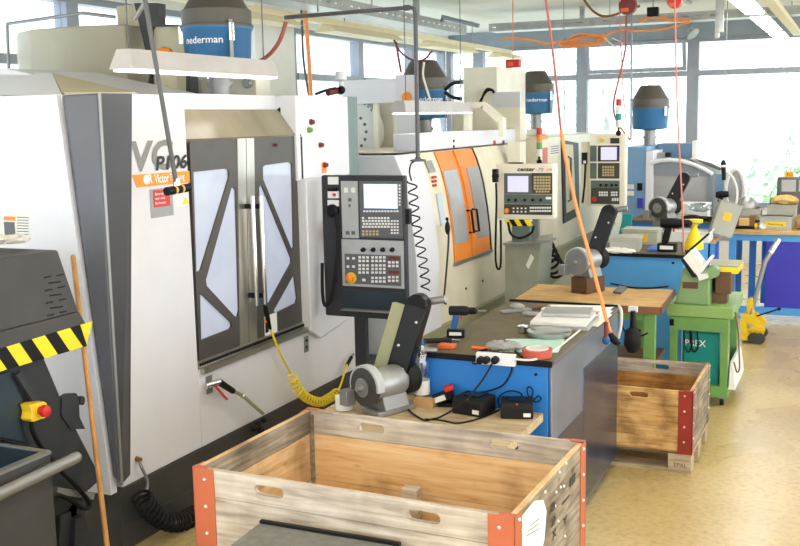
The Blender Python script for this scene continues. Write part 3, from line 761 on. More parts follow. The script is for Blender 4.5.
text('OR', 'console_emblem', 'text_red', c2, q, (1, 0, 0), (0, 0, 1), e_.x-q.x, .02, .1)
pd_ = MB(); facebox(pd_, 494, 169, 498.5, 182, Y2-.02, 0, .05); q = P(496, 176, y=Y2-.07); pd_.lathe([(.03, 0), (.03, .03), (.002, .034)], (q.x, Y2-.07, q.z), 14, (0, -1, 0))
hw_ = pd_.build('handwheel', 'black', c2)
pts = [P(*p, y=Y2-.04) for p in ((496, 183), (496.5, 200), (495.8, 230), (495.6, 258), (497.5, 268.5), (500.5, 266), (501, 245), (500.6, 220))]
MB().tube(arc(pts, 6), .01, 8).build('handwheel_cord', 'rubber', hw_)
facebox(MB(), 508, 162.5, 522, 164.5, Y2+.06, -.05, 0).build('cable_gland', 'black', c2)
hz = MB(); hk = MB()
for k in range(5): (hz if k % 2 == 0 else hk).prism(XZ([(504+k*5, 219.5), (509+k*5, 219.5), (513+k*5, 226), (508+k*5, 226)], Y2-.01), 'y', Y2-.02, Y2)
hz.build('hazard_band', 'yellow', c2); hk.build('hazard_band', 'black', c2)
q0_, q1_ = P(513, 222, y=8.95), P(532, 222, y=8.95)
MB().box(q0_.x, q1_.x, 8.9, 9.05, 1.1, q0_.z).build('console_neck', 'green_grey', m2, bev=.01)
facebox(MB(), 532.5, 219, 538, 246, 8.95, -.06, 0).build('neck_bracket', 'grey_metal', m2)
q0_, q1_ = P(506.5, 243, y=8.8), P(545, 238, y=8.8)
pdm = MB().hull2([Vector((q0_.x, 8.75, 0)), Vector((q1_.x-.1, 8.75, 0)), Vector((q1_.x-.1, 9.15, 0)), Vector((q0_.x, 9.15, 0))],
                 [Vector((q0_.x, 8.75, q0_.z)), Vector((q1_.x-.02, 8.75, q1_.z-.02)), Vector((q1_.x-.02, 9.15, q1_.z)), Vector((q0_.x, 9.15, q0_.z))])
M('pedestal_grey', (150, 154, 138), .5, var=.08)
pdm.build('pedestal', 'pedestal_grey', m2, bev=.008)
A_, B_ = P(506.5, 243, y=8.74), P(553, 240, y=8.74)
MB().bar(A_+Vector((0, 0, 0)), B_, .2, .02).build('pedestal_lid', 'grey_metal', m2)
q = P(529.5, 262, y=8.74); w_ = MB().prism(XZ([(526, 265), (531, 254), (534, 258), (528.5, 269)], 8.748), 'y', 8.742, 8.75).build('pedestal_label', 'paper', m2)
cc_ = [P(*p, y=8.7) for p in ((508, 222), (511, 234), (520, 238), (531, 233), (534, 226))]
MB().tube(arc(cc_, 6), .012, 8).build('console_cable', 'rubber', m2)

# ------------------------------------------------------------------ third machine
F3 = -3.2
m3 = thing('machining_center', 'cream machining center farther back, with a narrow dark door and a console of green panels', 'machine', (F3-1.2, 12.5, 0), 0, 'machining centers along the window wall')
MB().box(-5.4, F3+.05, 10.9, 14.6, 0, .72).build('base', 'olive_paint', m3)
MB().hull2([Vector((F3+.05, 11.0, .3)), Vector((F3+.3, 11.0, .2)), Vector((F3+.3, 11.0, .0)), Vector((F3+.05, 11.0, .0))],
           [Vector((F3+.05, 14.4, .72)), Vector((F3+.3, 14.4, .66)), Vector((F3+.3, 14.4, 0)), Vector((F3+.05, 14.4, 0))]).build('coolant_tank', 'olive_paint', m3)
MB().box(-5.3, F3, 10.95, 14.4, .72, 2.02).build('cabinet', 'cream_paint', m3, bev=.006)
dd = MB().prism(YZ([(560.5, 140), (577, 143), (578, 215), (562.5, 223.5)], F3), 'x', F3+.002, F3+.02).build('door', 'console_dark', m3)
MB().prism(YZ([(563, 144), (571, 145), (574, 208), (564.5, 213)], F3), 'x', F3+.02, F3+.026).build('pane', 'beige_light', dd)
q = P(566, 165, x=F3); MB().tube([(F3+.02, q.y, q.z+.1), (F3+.06, q.y, q.z+.08), (F3+.06, q.y, q.z-.42), (F3+.02, q.y, q.z-.44)], .014, 8).build('handle', 'bezel_grey', dd)
lp = yzplate('paper_notice', 'paper', F3, 549.5, 155, 559.5, 142.5, m3)
ln = MB()
for k in range(4): sidebox(ln, 550.5, 146+k*2.2, 558.5, 146.8+k*2.2, F3, .002, .004)
ln.build('printed_lines', 'bezel_grey', lp)
yzplate('pink_label', 'rope_pink', F3, 542.5, 163, 547.5, 148, m3)
yzplate('upper_label', 'orange', F3, 540, 139, 548, 136, m3)
MB().box(P(463.5,100,y=11.2).x, P(497,100,y=11.2).x, 11.2, P(525.5,100,x=P(497,100,y=11.2).x).y, 2.022, P(470, 68, y=11.3).z).build('column_cover', 'cream_light', m3, bev=.006)
facebox(MB(), 492, 92, 520, 140, 11.1, -.1, 0).build('side_cover', 'white_dirty', m3)
facebox(MB(), 472, 92, 492, 110, 11.1, -.1, 0).build('motor_cover', 'cream_paint', m3)
rc = MB()
for k in range(3): rc.tube(arc([P(*p, y=11.05) for p in ((478, 112-k), (480, 104-k), (486, 90+k), (492, 90), (494, 93))], 5), .014, 6)
rc.build('cable_bundle', 'rubber', m3)
# its console
Y3 = 11.0
c3 = facebox(MB(), 589, 134, 625, 206, Y3, -.14, 0).build('control_panel', 'cream_light', m3, bev=.008)
facebox(MB(), 597, 135.5, 622, 143.5, Y3, 0, .004).build('top_strip', 'cream_paint', c3)
q = P(602.5, 140, y=Y3); MB().lathe([(.022, 0), (.022, .02), (.002, .022)], (q.x, Y3, q.z), 14, (0, -1, 0)).build('selector', 'estop_yellow', c3)
facebox(MB(), 610.5, 138, 619.5, 143.5, Y3, .003, .008).build('counter_display', 'console_dark', c3)
for px, py, p2, q2, mt in ((590.2, 145.5, 596.6, 161.5, 'console_green'), (598, 145.5, 619.5, 161.5, 'console_dark'), (590.2, 163, 596.6, 178.5, 'console_green'), (598, 163, 619.5, 178.5, 'console_olive'), (591, 180.5, 619.5, 204, 'console_olive')):
    facebox(MB(), px, py, p2, q2, Y3, 0, .006).build('panel_field', mt, c3)
facebox(MB(), 601, 147, 617, 160, Y3, .005, .01).build('screen', 'screen_lilac', c3)
kk = MB()
for i in range(5):
    for j in range(4): facebox(kk, 602.5+i*2.5, 166+j*2.7, 604.3+i*2.5, 168+j*2.7, Y3, .005, .01)
kk.build('keypad_keys', 'key_tan', c3)
facebox(MB(), 591, 180.5, 619.5, 188, Y3, .003, .008).build('knob_strip', 'console_green', c3)
for px in (601, 606.5, 612, 616.5):
    q = P(px, 185, y=Y3); MB().lathe([(.016, 0), (.014, .02), (.002, .021)], (q.x, Y3-.007, q.z), 10, (0, -1, 0)).build('rotary_knob', 'black', c3)
kk = MB()
for i in range(8):
    for j in range(2):
        if i != 4: facebox(kk, 599+i*2.4, 191.5+j*2.6, 600.8+i*2.4, 193.4+j*2.6, Y3, .005, .01)
for i in range(3): facebox(kk, 612+i*2.4, 198, 613.8+i*2.4, 201, Y3, .005, .01)
kk.build('button_keys', 'key_white', c3)
q = P(594.5, 199, y=Y3); MB().lathe([(.016, 0), (.016, .012), (.028, .014), (.026, .03), (.002, .034)], (q.x, Y3-.005, q.z), 16, (0, -1, 0)).build('emergency_stop', 'red', c3)
hb_ = MB(); facebox(hb_, 582.5, 152.5, 587.5, 164, Y3-.1, 0, .04); q = P(585, 162, y=Y3-.14); hb_.lathe([(.026, 0), (.026, .02), (.002, .022)], (q.x, Y3-.14, q.z), 12, (0, -1, 0))
hw3 = hb_.build('handwheel', 'black', m3)
facebox(MB(), 583.8, 160.5, 586.4, 163.3, Y3-.14, .02, .025).build('dial', 'key_white', hw3)
MB().tube([P(585.5, 164, y=Y3-.1), P(584.5, 185, y=Y3-.1), P(582.5, 203, y=Y3-.1)], .012, 7).build('handwheel_cord', 'rubber', hw3)
facebox(MB(), 581, 142, 589, 206, Y3+.05, -.1, 0).build('console_arm', 'cream_paint', m3)
# signal towers
def tower(px, y0, px_bottom, cols, parent):
    q = P(px, px_bottom, y=y0); z = q.z
    MB().cyl((q.x, y0, z-.02), (q.x, y0, z+.08), .012, n=8).ball((q.x, y0, z+.01), .03).build('signal_pole', 'black', parent); z += .07
    for c_ in cols: MB().cyl((q.x, y0, z), (q.x, y0, z+.072), .03, n=14).build('signal_lamp', c_, parent); z += .076
tower(539.3, 10.5, 163, ('shelf_white', 'green_paint', 'orange', 'red'), m2)
tower(618.5, 11.0, 134, ('shelf_white', 'teal', 'shelf_white', 'red'), m3)

# ------------------------------------------------------------------ blue-grey machine with curved guard
M('bluegrey', (122, 160, 196), .4, var=.04); M('bluegrey_dark', (98, 130, 160), .42, var=.04); M('guard_grey', (134, 140, 146), .4, .1, var=.05)
Y4 = 12.3
m4 = thing('lathe', 'pale blue-grey lathe with a curved grey guard and wide window under the far windows', 'machine', (-1.95, 12.8, 0))
MB().box(P(622, 200, y=Y4).x, P(646, 200, y=Y4).x, Y4, 13.5, 0, P(630, 147, y=Y4).z).build('electric_cabinet', 'bluegrey', m4, bev=.01)
facebox(MB(), 627, 184.5, 634, 189, Y4, 0, .006).build('type_plate', 'paper', m4)
facebox(MB(), 627, 191, 634, 195.5, Y4, 0, .006).build('type_plate', 'paper', m4)
facebox(MB(), 637.5, 183, 642.5, 190.5, Y4, 0, .02).build('main_switch', 'black', m4)
facebox(MB(), 637.5, 198, 643, 208, Y4, 0, .02).build('socket_box', 'royal_blue', m4)
MB().box(P(645.5, 200, y=Y4).x, P(653, 200, y=Y4).x, Y4-.02, 13.5, 0, P(648, 151, y=Y4).z).build('door_post', 'white_paint', m4, bev=.006)
cv = XZ([(651, 240), (651, 163), (660, 160.5), (670, 159.8), (682, 161), (694, 164.5), (706, 170), (713, 174.5), (713, 240)], Y4)
wn = XZ([(652.5, 200), (652.5, 175.5), (707, 176.5), (707, 221), (654, 222)], Y4)
MB().plate(cv, [wn], 'y', Y4, Y4+.05).build('guard', 'guard_grey', m4)
MB().prism(cv, 'y', Y4+.06, 13.3).build('housing', 'guard_grey', m4)
pn_ = MB().prism(wn, 'y', Y4+.02, Y4+.035).build('window_pane', 'pane_grey', m4)
tr = MB(); ed = [Vector((x, Y4-.02, z)) for x, z in cv[1:-1]]
tr.tube(ed, .025, 8); tr.build('guard_trim', 'white_paint', m4)
cw = XZ([(713, 240), (713, 172), (690, 158), (697, 158), (715, 164), (735, 176), (737, 200), (736, 240)], Y4+.4)
MB().prism(cw, 'y', Y4+.3, 13.4).build('end_cover', 'shelf_white', m4, bev=.01)
MB().prism(XZ([(694, 158.5), (712, 163.5), (722, 168.5), (720, 170.5), (706, 165)], Y4+.28), 'y', Y4+.27, Y4+.3).build('roof_window', 'bezel_grey', m4)
facebox(MB(), 714.5, 174, 723, 192, Y4+.3, 0, .02).build('side_window', 'bluegrey', m4)
facebox(MB(), 657, 143.5, 691.5, 162, Y4+.6, -.4, 0).build('oil_cooler', 'bluegrey_dark', m4, bev=.008)
facebox(MB(), 692, 141, 697, 160, Y4+.6, -.4, 0).build('cooler_end', 'shelf_white', m4)
hb_ = MB(); facebox(hb_, 652, 153, 668, 158, Y4+.2, -.2, 0); hb_.build('hydraulic_block', 'grey_metal', m4)
facebox(MB(), 665, 152.5, 670, 157, Y4+.15, -.1, 0).build('valve', 'black', m4)
q = P(735, 186, y=Y4+.2); ov = MB(); N = 28
rim = [Vector((q.x+.1*math.cos(2*PI*k/N), Y4+.2, q.z-.05+.24*math.sin(2*PI*k/N))) for k in range(N+1)]
ov.tube(rim, .022, 8, cap=False); ov.build('vision_ring', 'shelf_white', m4)
MB().add([p+Vector((0, .02, 0)) for p in rim[:-1]]+[p+Vector((0, .035, 0)) for p in rim[:-1]], [list(range(N)), list(range(N, 2*N))]+[(i, (i+1) % N, N+(i+1) % N, N+i) for i in range(N)]).build('vision_disc', 'pane_grey', m4)

# ------------------------------------------------------------------ mist filters on the machines
def mist_filter(label):
    t = thing('mist_filter', label, 'air filter', (0, 0, 0), 0, 'blue mist filters on the machines')
    MB().lathe([(.07, 0), (.07, .18), (.11, .2)], (0, 0, 0), 20).lathe([(.085, .08), (.085, .11)], (0, 0, 0), 20).build('inlet_pipe', 'grey_metal', t, local=True)
    MB().lathe([(.12, .19), (.205, .20), (.212, .21), (.225, .43), (.235, .44), (.235, .455)], (0, 0, 0), 36).build('drum', 'filter_blue', t, local=True, sharp=50)
    MB().lathe([(.24, .455), (.24, .47), (.228, .475), (.228, .565), (.21, .575), (.125, .72), (.11, .73), (.002, .73)], (0, 0, 0), 36).build('motor_cover', 'filter_grey', t, local=True, sharp=50)
    cl_ = MB()
    for a in (-2.75, -.6, 1.4):
        m_ = Matrix.Rotation(a, 4, 'Z'); MB_ = MB().box(.225, .25, -.018, .018, .36, .47, m_); MB_.build('clip', 'chrome', t, local=True)
    a = -.62; m_ = Matrix.Rotation(a, 4, 'Z')
    MB().box(.232, .25, -.012, .012, .19, .49, m_).build('strut', 'grey_metal', t, local=True)
    return t
mf = mist_filter('large blue mist filter with a dark top on the nearest white machine')
q = P(217, 30, y=5.75)
zf = 2.414
LOC = [(q.x, 5.75, zf+.0), None, None, None]
mf.location = LOC[0]; ROOTM[mf.name] = Matrix.Translation(LOC[0])
tx = text('nederman', 'drum_lettering', 'text_white', mf, (0, 0, .345), (1, 0, 0), (0, 0, 1), .27, .045, 0, bend=(.2265, -2.02), local=True, bold=.01)
q = P(424, 97, y=10.2); f2_ = dup(mf, (q.x, 10.2, P(424, 139, y=10.2).z), .5, 'blue mist filter with a tan cone behind the hanging luminaire over the orange-door machine')
f2_.scale = (1.14,)*3
q = P(536, 100, y=12.75); f3_ = dup(mf, (q.x, 12.75, P(536, 129, y=12.75).z), .2, 'blue mist filter half hidden by the tall cream column')
q = P(650, 120, y=12.9); f4_ = dup(mf, (q.x, 12.9, P(630, 147, y=Y4).z+.004), 2.2, 'blue mist filter standing free against the window above the lathe')

# seats the filters stand on
for par, f_, zt_ in ((m2, f2_, 1.972), (m3, f3_, 2.022)):
    MB().box(f_.location.x-.1, f_.location.x+.1, f_.location.y-.1, f_.location.y+.1, zt_, f_.location.z-.002).build('filter_seat', 'cream_light', par)
# ------------------------------------------------------------------ workbenches
ZT = 1.05
wb = thing('workbench', 'bright blue workbench with dark rubber top beside the near crate', 'workbench', (-1.7, 5.55, 0), 0, 'blue workbenches')
x0, x1, y0, y1 = -2.06, -1.345, 4.8, 6.33
MB().box(x0+.01, x1-.012, y0+.012, y1, .06, ZT-.032).box(x0+.06, x1-.06, y0+.06, y1-.05, 0, .06).build('body', 'bench_blue', wb)
MB().box(x0+.005, x1-.02, y0, y0+.012, .06, ZT-.035).build('front_panel', 'bench_blue', wb, bev=.003)
MB().box(x1-.012, x1, y0, y1, .06, ZT-.03).build('side_panel', 'bench_side', wb, bev=.003)
M('navy_steel', (84, 96, 120), .24, .7, var=.2, scale=3)
yd_ = P(583, 380, x=x1).y; zd_ = P(600, 352.5, x=x1).z
MB().box(x1, x1+.004, yd_, y1-.005, .07, zd_).build('side_door', 'navy_steel', wb, bev=.002)
MB().box(x1, x1+.003, y0+.01, yd_-.01, .07, .62).build('lower_panel', 'navy_steel', wb)  # dark plate: a reflection low on the steel side, put into colour
MB().box(x0, x1+.004, y0-.012, y1+.01, ZT-.032, ZT).build('top', 'rubber_top', wb, bev=.003)
MB().box(x0, x1+.006, y0-.016, y0-.011, ZT-.034, ZT-.002).build('front_edge', 'black', wb)
MB().box(x0, x1, y1-.01, y1+.012, ZT, ZT+.012).build('back_edge', 'black', wb)
MB().box(x1+.0045, x1+.01, y0, y1, ZT-.02, ZT-.001).build('side_edge', 'bezel_grey', wb)
q = P(536, 374.5, y=y0); MB().lathe([(.008, 0), (.007, .006), (.001, .007)], (q.x, y0, q.z), 10, (0, -1, 0)).build('screw', 'black', wb)
wb2 = thing('workbench', 'pale blue workbench with a black top edge, behind the green-legged table', 'workbench', (-1.7, 9.7, 0), 0, 'blue workbenches')
x0, x1, y0, y1 = -2.12, -1.33, 8.9, 10.5
MB().box(x0, x1, y0+.01, y1, .05, ZT-.03).box(x0+.05, x1-.05, y0+.05, y1-.05, 0, .05).build('body', 'bench_blue_light', wb2, bev=.003)
MB().box(x0+.02, x1-.02, y0, y0+.01, .07, ZT-.06).build('front_panel', 'bench_blue_light', wb2)
MB().box(x0-.01, x1+.01, y0-.015, y1, ZT-.028, ZT).build('top', 'rubber_top', wb2)
MB().box(x0-.01, x1+.01, y0-.02, y0-.014, ZT-.03, ZT-.001).build('front_edge', 'black', wb2)
q = P(673, 263, y=y0); MB().lathe([(.012, 0), (.01, .008), (.001, .009)], (q.x, y0, q.z), 10, (0, -1, 0)).build('lock', 'black', wb2)
# dark blue bench behind it
wb3 = thing('workbench', 'dark blue low bench with grey trays on it, in front of the lathe', 'workbench', (-1.55, 11.4, 0), 0, 'blue workbenches')
MB().box(-2.2, -1.36, 11.05, 11.7, 0, 1.10).build('body', 'bench_blue', wb3, bev=.004)
MB().box(-2.22, -1.34, 11.03, 11.72, 1.10, 1.125).build('top', 'rubber_top', wb3)
# low timber bench
ZW = .78
lb = thing('timber_bench', 'low timber-topped bench carrying the bench grinder and two chargers', 'bench', (-2.1, 4.5, 0))
MB().box(-2.46, -1.385, 4.12, 4.79, ZW-.045, ZW).build('top', 'bench_wood', lb, bev=.004)
for x in (-2.38, -1.5):
    for y in (4.2, 4.7): MB().box(x-.03, x+.03, y-.03, y+.03, 0, ZW-.045).build('leg', 'base_dark', lb)
MB().box(-2.36, -1.53, 4.69, 4.71, .2, .26).box(-2.36, -1.53, 4.19, 4.21, .2, .26).build('stretcher', 'base_dark', lb)
# green table
ZG = .9
gt = thing('work_table', 'timber-topped work table on green steel legs between the blue workbenches', 'table', (-1.75, 7.60, 0))
xa, xb_ = -2.28, -1.2
MB().box(xa, xb_, 7.22, 7.98, ZG-.05, ZG).build('top', 'bench_brown', gt, bev=.004)
MB().box(xa, xb_, 7.205, 7.22, ZG-.055, ZG-.002).build('front_edge', 'brown_front', gt)
MB().box(xb_, xb_+.012, 7.205, 7.98, ZG-.055, ZG-.002).build('side_edge', 'dark_wood', gt)
for x in (xa+.06, xb_-.08):
    for y in (7.28, 7.9): xx = x-(.16 if y > 7.5 and x > -1.5 else 0); MB().box(xx-.042, xx+.042, y-.035, y+.035, 0, ZG-.05).build('leg', 'green_paint', gt, bev=.004)
MB().box(xa+.03, xb_-.05, 7.25, 7.29, ZG-.11, ZG-.05).build('front_rail', 'green_paint', gt)
MB().box(xa+.03, xb_-.05, 7.89, 7.93, ZG-.11, ZG-.05).build('back_rail', 'green_paint', gt)
MB().box(xa+.03, xb_-.05, 7.3, 7.9, .42, .45).build('lower_shelf', 'dark_wood', gt)
gt.rotation_euler.z = .042; gt.location.x -= .045; gt.location.y -= .03
# long far bench
fbn = thing('workbench', 'long workbench with a brown timber top and light blue frame at the far end', 'workbench', (.1, 11.9, 0), 0, 'blue workbenches')
fx0, fx1, fy0, fy1, ZF = -1.24, 1.6, 11.45, 12.26, 1.0
MB().box(fx0, fx1, fy0, fy1, ZF-.05, ZF).build('top', 'bench_brown', fbn, bev=.004)
fr = MB()
for x in (fx0+.04, .2, fx1-.05):
    for y in (fy0+.06, fy1-.06): MB().box(x-.035, x+.035, y-.035, y+.035, 0, ZF-.05).build('leg', 'bench_blue_light', fbn)
MB().box(fx0+.04, fx1-.05, fy0+.03, fy0+.07, ZF-.12, ZF-.05).build('upper_rail', 'bench_blue_light', fbn)
MB().box(fx0+.04, fx1-.05, fy0+.03, fy0+.09, .08, .16).build('lower_rail', 'bench_blue_light', fbn)
for px in (752.5, 765): q = P(px, 260, y=fy0+.3); MB().box(q.x-.035, q.x+.035, fy0+.28, fy0+.34, .16, ZF-.05).build('inner_post', 'bench_blue', fbn)
q = P(765.5, 260, y=fy0+.05); MB().box(q.x, fx1-.1, fy0+.05, fy0+.5, .16, ZF-.12).build('drawer_cabinet', 'royal_blue', fbn, bev=.004)
sm = thing('side_table', 'small blue side table with a timber top, holding the tilted grey bin', 'table', (-1.42, 10.85, 0))
MB().box(-1.52, -1.27, 10.56, 11.0, .95, .985).build('top', 'bench_brown', sm)
MB().box(-1.5, -1.29, 10.62, 10.98, .35, .94).build('body', 'royal_blue', sm)
for x in (-1.49, -1.3):
    for y in (10.59, 10.97): MB().box(x-.02, x+.02, y-.02, y+.02, 0, .95).build('leg', 'bench_blue_light', sm)

# ------------------------------------------------------------------ crates
def handle_hole(c, z, w=.06, h=.019, n=5):
    o = []
    for cx, a0 in ((c+w-h, -PI/2), (c-w+h, PI/2)):
        for k in range(n+1): t = a0+PI*k/n; o.append((cx+h*math.cos(t), z+h*math.sin(t)))
    return o
def crate(name_label, ox, oy, zb, boards, post, inn, outm, fh, bh, rear=None):
    """slatted box 1.2 x 0.8 on a pallet, hinged corner plates"""
    t = thing('wooden_crate', name_label, 'crate', (ox+.6, oy+.4, 0), 0, 'timber crates on pallets')
    ROOT = t; T = .022
    for side in ('front_side', 'back_side'):
        y0, y1 = (oy, oy+T) if side == 'front_side' else (oy+.8-T, oy+.8)
        z = zb; parts_ = []
        for i, h in enumerate(boards):
            mb = MB(); zt = z+h-.002
            rect = [(ox+.012, z), (ox+1.188, z), (ox+1.188, zt), (ox+.012, zt)]
            holes = [handle_hole(ox+cx, zt-.045) for cx in (fh if side == 'front_side' else bh)] if i == len(boards)-1 else []
            mb.plate(rect, holes, 'y', y0, y1)
            # worn outside, cleaner inside
            last = i == len(boards)-1
            b = mb.build('board', [outm, ('weather_x' if last else inn)], t)
            b['label'] = side.replace('_', ' ')+' board'
            nrm = b.data.polygons; inner = 1 if side == 'front_side' else -1
            for f in nrm:
                f.material_index = 1 if f.normal.y*inner > .5 else 0
            z += h
    for side in (-1, 1):
        x0, x1 = (ox, ox+T) if side < 0 else (ox+1.2-T, ox+1.2)
        z = zb
        for i, h in enumerate(boards):
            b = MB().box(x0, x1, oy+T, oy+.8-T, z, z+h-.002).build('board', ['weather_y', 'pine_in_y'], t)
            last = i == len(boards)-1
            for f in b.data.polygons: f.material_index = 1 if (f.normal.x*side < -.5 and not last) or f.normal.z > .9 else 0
            z += h
    ztop = zb+sum(boards)
    for i, (cx, cy) in enumerate(((ox, oy), (ox+1.2, oy), (ox+1.2, oy+.8), (ox, oy+.8))):
        sx = 1 if cx == ox else -1; sy = 1 if cy == oy else -1
        L = .085
        p = MB().box(cx-.004*sx, cx+L*sx, cy-.004*sy, cy, zb-.02, ztop+.001).box(cx-.004*sx, cx, cy-.004*sy, cy+L*.75*sy, zb-.02, ztop+.001)
        p.box(cx-.004*sx, cx+L*.6*sx, cy-.004*sy, cy+.02*sy, ztop+.001, ztop+.003)
        po = p.build('corner_plate', rear if (rear and sy < 0) else post, t)
        k = .06
        while k < sum(boards):
            MB().ball((cx+L*.55*sx, cy-.004*sy, zb+k), .007, 8).build('rivet', 'screw', po)
            MB().ball((cx-.004*sx, cy+L*.4*sy, zb+k+.02), .007, 8).build('rivet', 'screw', po)
            k += .1
        MB().bar((cx+.03*sx, cy+.03*sy, zb), (cx+.03*sx, cy+.03*sy, ztop-.02), .012, .02).build('hinge_pin', 'weather_y', po)
    zp = zb-.144
    MB().box(ox+.02, ox+1.18, oy+.02, oy+.78, zb-.02, zb).build('floor_board', inn, t)
    for y in (oy, oy+.33, oy+.655):
        MB().box(ox, ox+1.2, y+.002, y+.143, zp, zp+.022).build('skid', 'pallet_wood', t)
        for x in (ox, ox+.5275, ox+1.055): MB().box(x+.002, x+.143, y+.002, y+.143, zp+.022, zp+.1).build('block', 'pallet_wood', t)
    for x in (ox, ox+.5275, ox+1.055): MB().box(x+.002, x+.143, oy, oy+.8, zp+.1, zp+.122).build('deck_board', 'pallet_wood', t)
    return t
c1 = crate('near weathered timber crate with orange corner plates, open and nearly empty', -2.095, 2.83, .344, [.2, .2, .2, .099], 'post_orange', 'pine_in_x', 'weather_x', (P(272, 492, y=2.85).x+2.095, P(429, 517, y=2.85).x+2.095), (P(368, 428, y=3.61).x+2.095, P(502, 442, y=3.61).x+2.095))
cr2 = crate('timber crate with red corner plates standing beyond the blue workbench', -2.075, 6.345, .144, [.15, .145, .094], 'post_red', 'worn_in_x', 'worn_out_x', (.3, P(639, 393, y=6.35).x+2.075), (.3, P(661, 364, y=7.14).x+2.075), 'weather_y')
c1.rotation_euler.z = -.026; c1.location.y += .014; c1.location.x -= .004
# stacked pallet under the near crate
pt = thing('pallet', 'bare timber pallet lying under the near crate', 'pallet', (-1.495, 3.23, 0))
for y in (2.83, 3.16, 3.485):
    MB().box(-2.095, -.895, y+.002, y+.143, 0, .022).build('skid', 'pallet_wood', pt)
    for x in (-2.095, -1.5675, -1.04): MB().box(x+.002, x+.143, y+.002, y+.143, .022, .1).build('block', 'pallet_wood', pt)
for x in (-2.095, -1.5675, -1.04): MB().box(x+.002, x+.143, 2.83, 3.63, .1, .122).build('deck_board', 'pallet_wood', pt)
for k in range(7): MB().box(-2.095, -.895, 2.83+k*.112, 2.83+k*.112+.1, .122, .143).build('top_board', 'pallet_wood', pt)
pt.location.z = .05; ROOTM[pt.name] = Matrix.Translation(pt.location)
lf_ = thing('lift_table', 'low dark steel lift table carrying the near crate and its pallet', 'lift table', (-1.495, 3.23, 0))
MB().box(-2.06, -.93, 2.86, 3.6, .02, .048).build('platform', 'base_dark', lf_)
MB().box(-2.06, -.93, 2.9, 3.55, 0, .02).build('base', 'black', lf_)
XR = -.895
pp = MB().prism(YZ([(524, 546), (524, 519), (537, 501), (545, 500), (548, 511), (546, 540), (541, 560), (524, 566)], XR), 'x', XR, XR+.002).build('paper_label', 'paper', c1); pp['label'] = 'torn white paper label'
for k in range(3): MB().prism(YZ([(530+k*1.5, 536-k*5), (542, 528-k*5), (542, 529-k*5), (530+k*1.5, 537-k*5)], XR+.002), 'x', XR+.002, XR+.003).build('printed_line', 'grey_metal', pp)
def stencil(px, py, w_, h_, s):
    a_ = P(px, py, x=XR); b_ = P(px+w_, py, x=XR)
    text(s, 'stencil_mark', 'text_black', c1, (XR+.001, a_.y, a_.z), (0, 1, 0), (0, 0, 1), b_.y-a_.y, h_, 0, bold=.02)
stencil(552, 513.5, 4, .03, '8'); stencil(552, 528.5, 4, .03, '23'); stencil(553, 541, 4, .03, 'X'); stencil(563, 527, 4, .03, 'Y'); stencil(562, 505, 7, .006, '-'); stencil(569, 487.5, 5, .035, 'III')
for px, py in ((560, 472), (566, 463), (561, 487), (557, 492), (547, 492), (564, 486), (556, 506), (559, 521), (565, 536), (525, 530)):
    q = P(px, py, x=XR); MB().ball((XR, q.y, q.z), .006, 8).build('rivet', 'screw', c1)
# odds and ends in and by the crate
q = P(411, 494, y=3.4); solo('timber_offcut', MB().box(P(401,495,y=3.5).x, P(417,495,y=3.5).x, 3.50, 3.55, .345, P(410,490,y=3.5).z), 'weather_x', 'grey timber offcut standing against the inner wall of the near crate', 'offcut')
q = P(681.5, 464.5, y=6.343); e_ = P(690, 468, y=6.343)
text('EPAL', 'pallet_stamp', 'rust_metal', cr2, (e_.x-.10, 6.344, q.z-.02), (1, 0, 0), (0, 0, 1), .08, .026, 0)
gp = MB(); gp.hull2([Vector((-1.80, 2.79, .905)), Vector((-1.30, 2.79, .905)), Vector((-1.26, 1.95, .905)), Vector((-1.76, 1.95, .905))], [Vector((-1.80, 2.79, .885)), Vector((-1.30, 2.79, .885)), Vector((-1.26, 1.95, .885)), Vector((-1.76, 1.95, .885))])
M('slate_top', (112, 112, 106), .6, var=.2, scale=30)
gc = thing('tool_cart', 'grey speckled cart top with black rim in front of the near crate', 'cart', (-1.5, 2.4, 0))
gp.build('top', 'slate_top', gc)
MB().box(-1.80, -1.28, 2.79, 2.806, .87, .915).build('rim', 'black', gc)
for x in (-1.72, -1.32):
    for y in (2.02, 2.72): MB().cyl((x, y, 0), (x, y, .885), .018, n=10).build('leg', 'base_dark', gc)

# ------------------------------------------------------------------ chip conveyor, bin and broom by the white machine
XC_ = -3.22
cvr = thing('chip_conveyor', 'dark grey chip conveyor head with a yellow and black hazard band', 'conveyor', (-3.6, 3.2, 0))
def yzpoly(pts): return YZ(pts, XC_)
MB().prism(yzpoly([(-70, 268), (58, 250), (79, 312), (-70, 350)]), 'x', -3.95, XC_).build('hood', 'hood_grey', cvr, bev=.008)
bnd = MB().prism(yzpoly([(-70, 369), (85.5, 323), (86.5, 346), (-70, 392)]), 'x', -3.95, XC_+.004).build('hazard_band', 'black', cvr)
MB().prism(yzpoly([(-70, 350), (79, 312), (85.5, 323.5), (-70, 369)]), 'x', -3.95, XC_).build('hood_lip', 'hood_grey', cvr)
for a_ in (-26.5, -1, 24.5, 49.5, 73):
    def yb_(x, k): return (369-(x+70)*46/155.5)+k*23
    w0 = 13 if a_ < 70 else 12.3
    st = [(a_+6.5, yb_(a_+6.5, 0)), (a_+6.5+w0, yb_(a_+6.5+w0, 0)), (min(86.3, a_+19.5+w0), yb_(min(86.3, a_+19.5+w0), .99 if a_ < 70 else .75)), (min(86.4, a_+19.5), yb_(min(86.4, a_+19.5), 1))]
    MB().prism(yzpoly(st), 'x', XC_+.004, XC_+.006).build('yellow_stripe', 'yellow', bnd)
vt = MB()
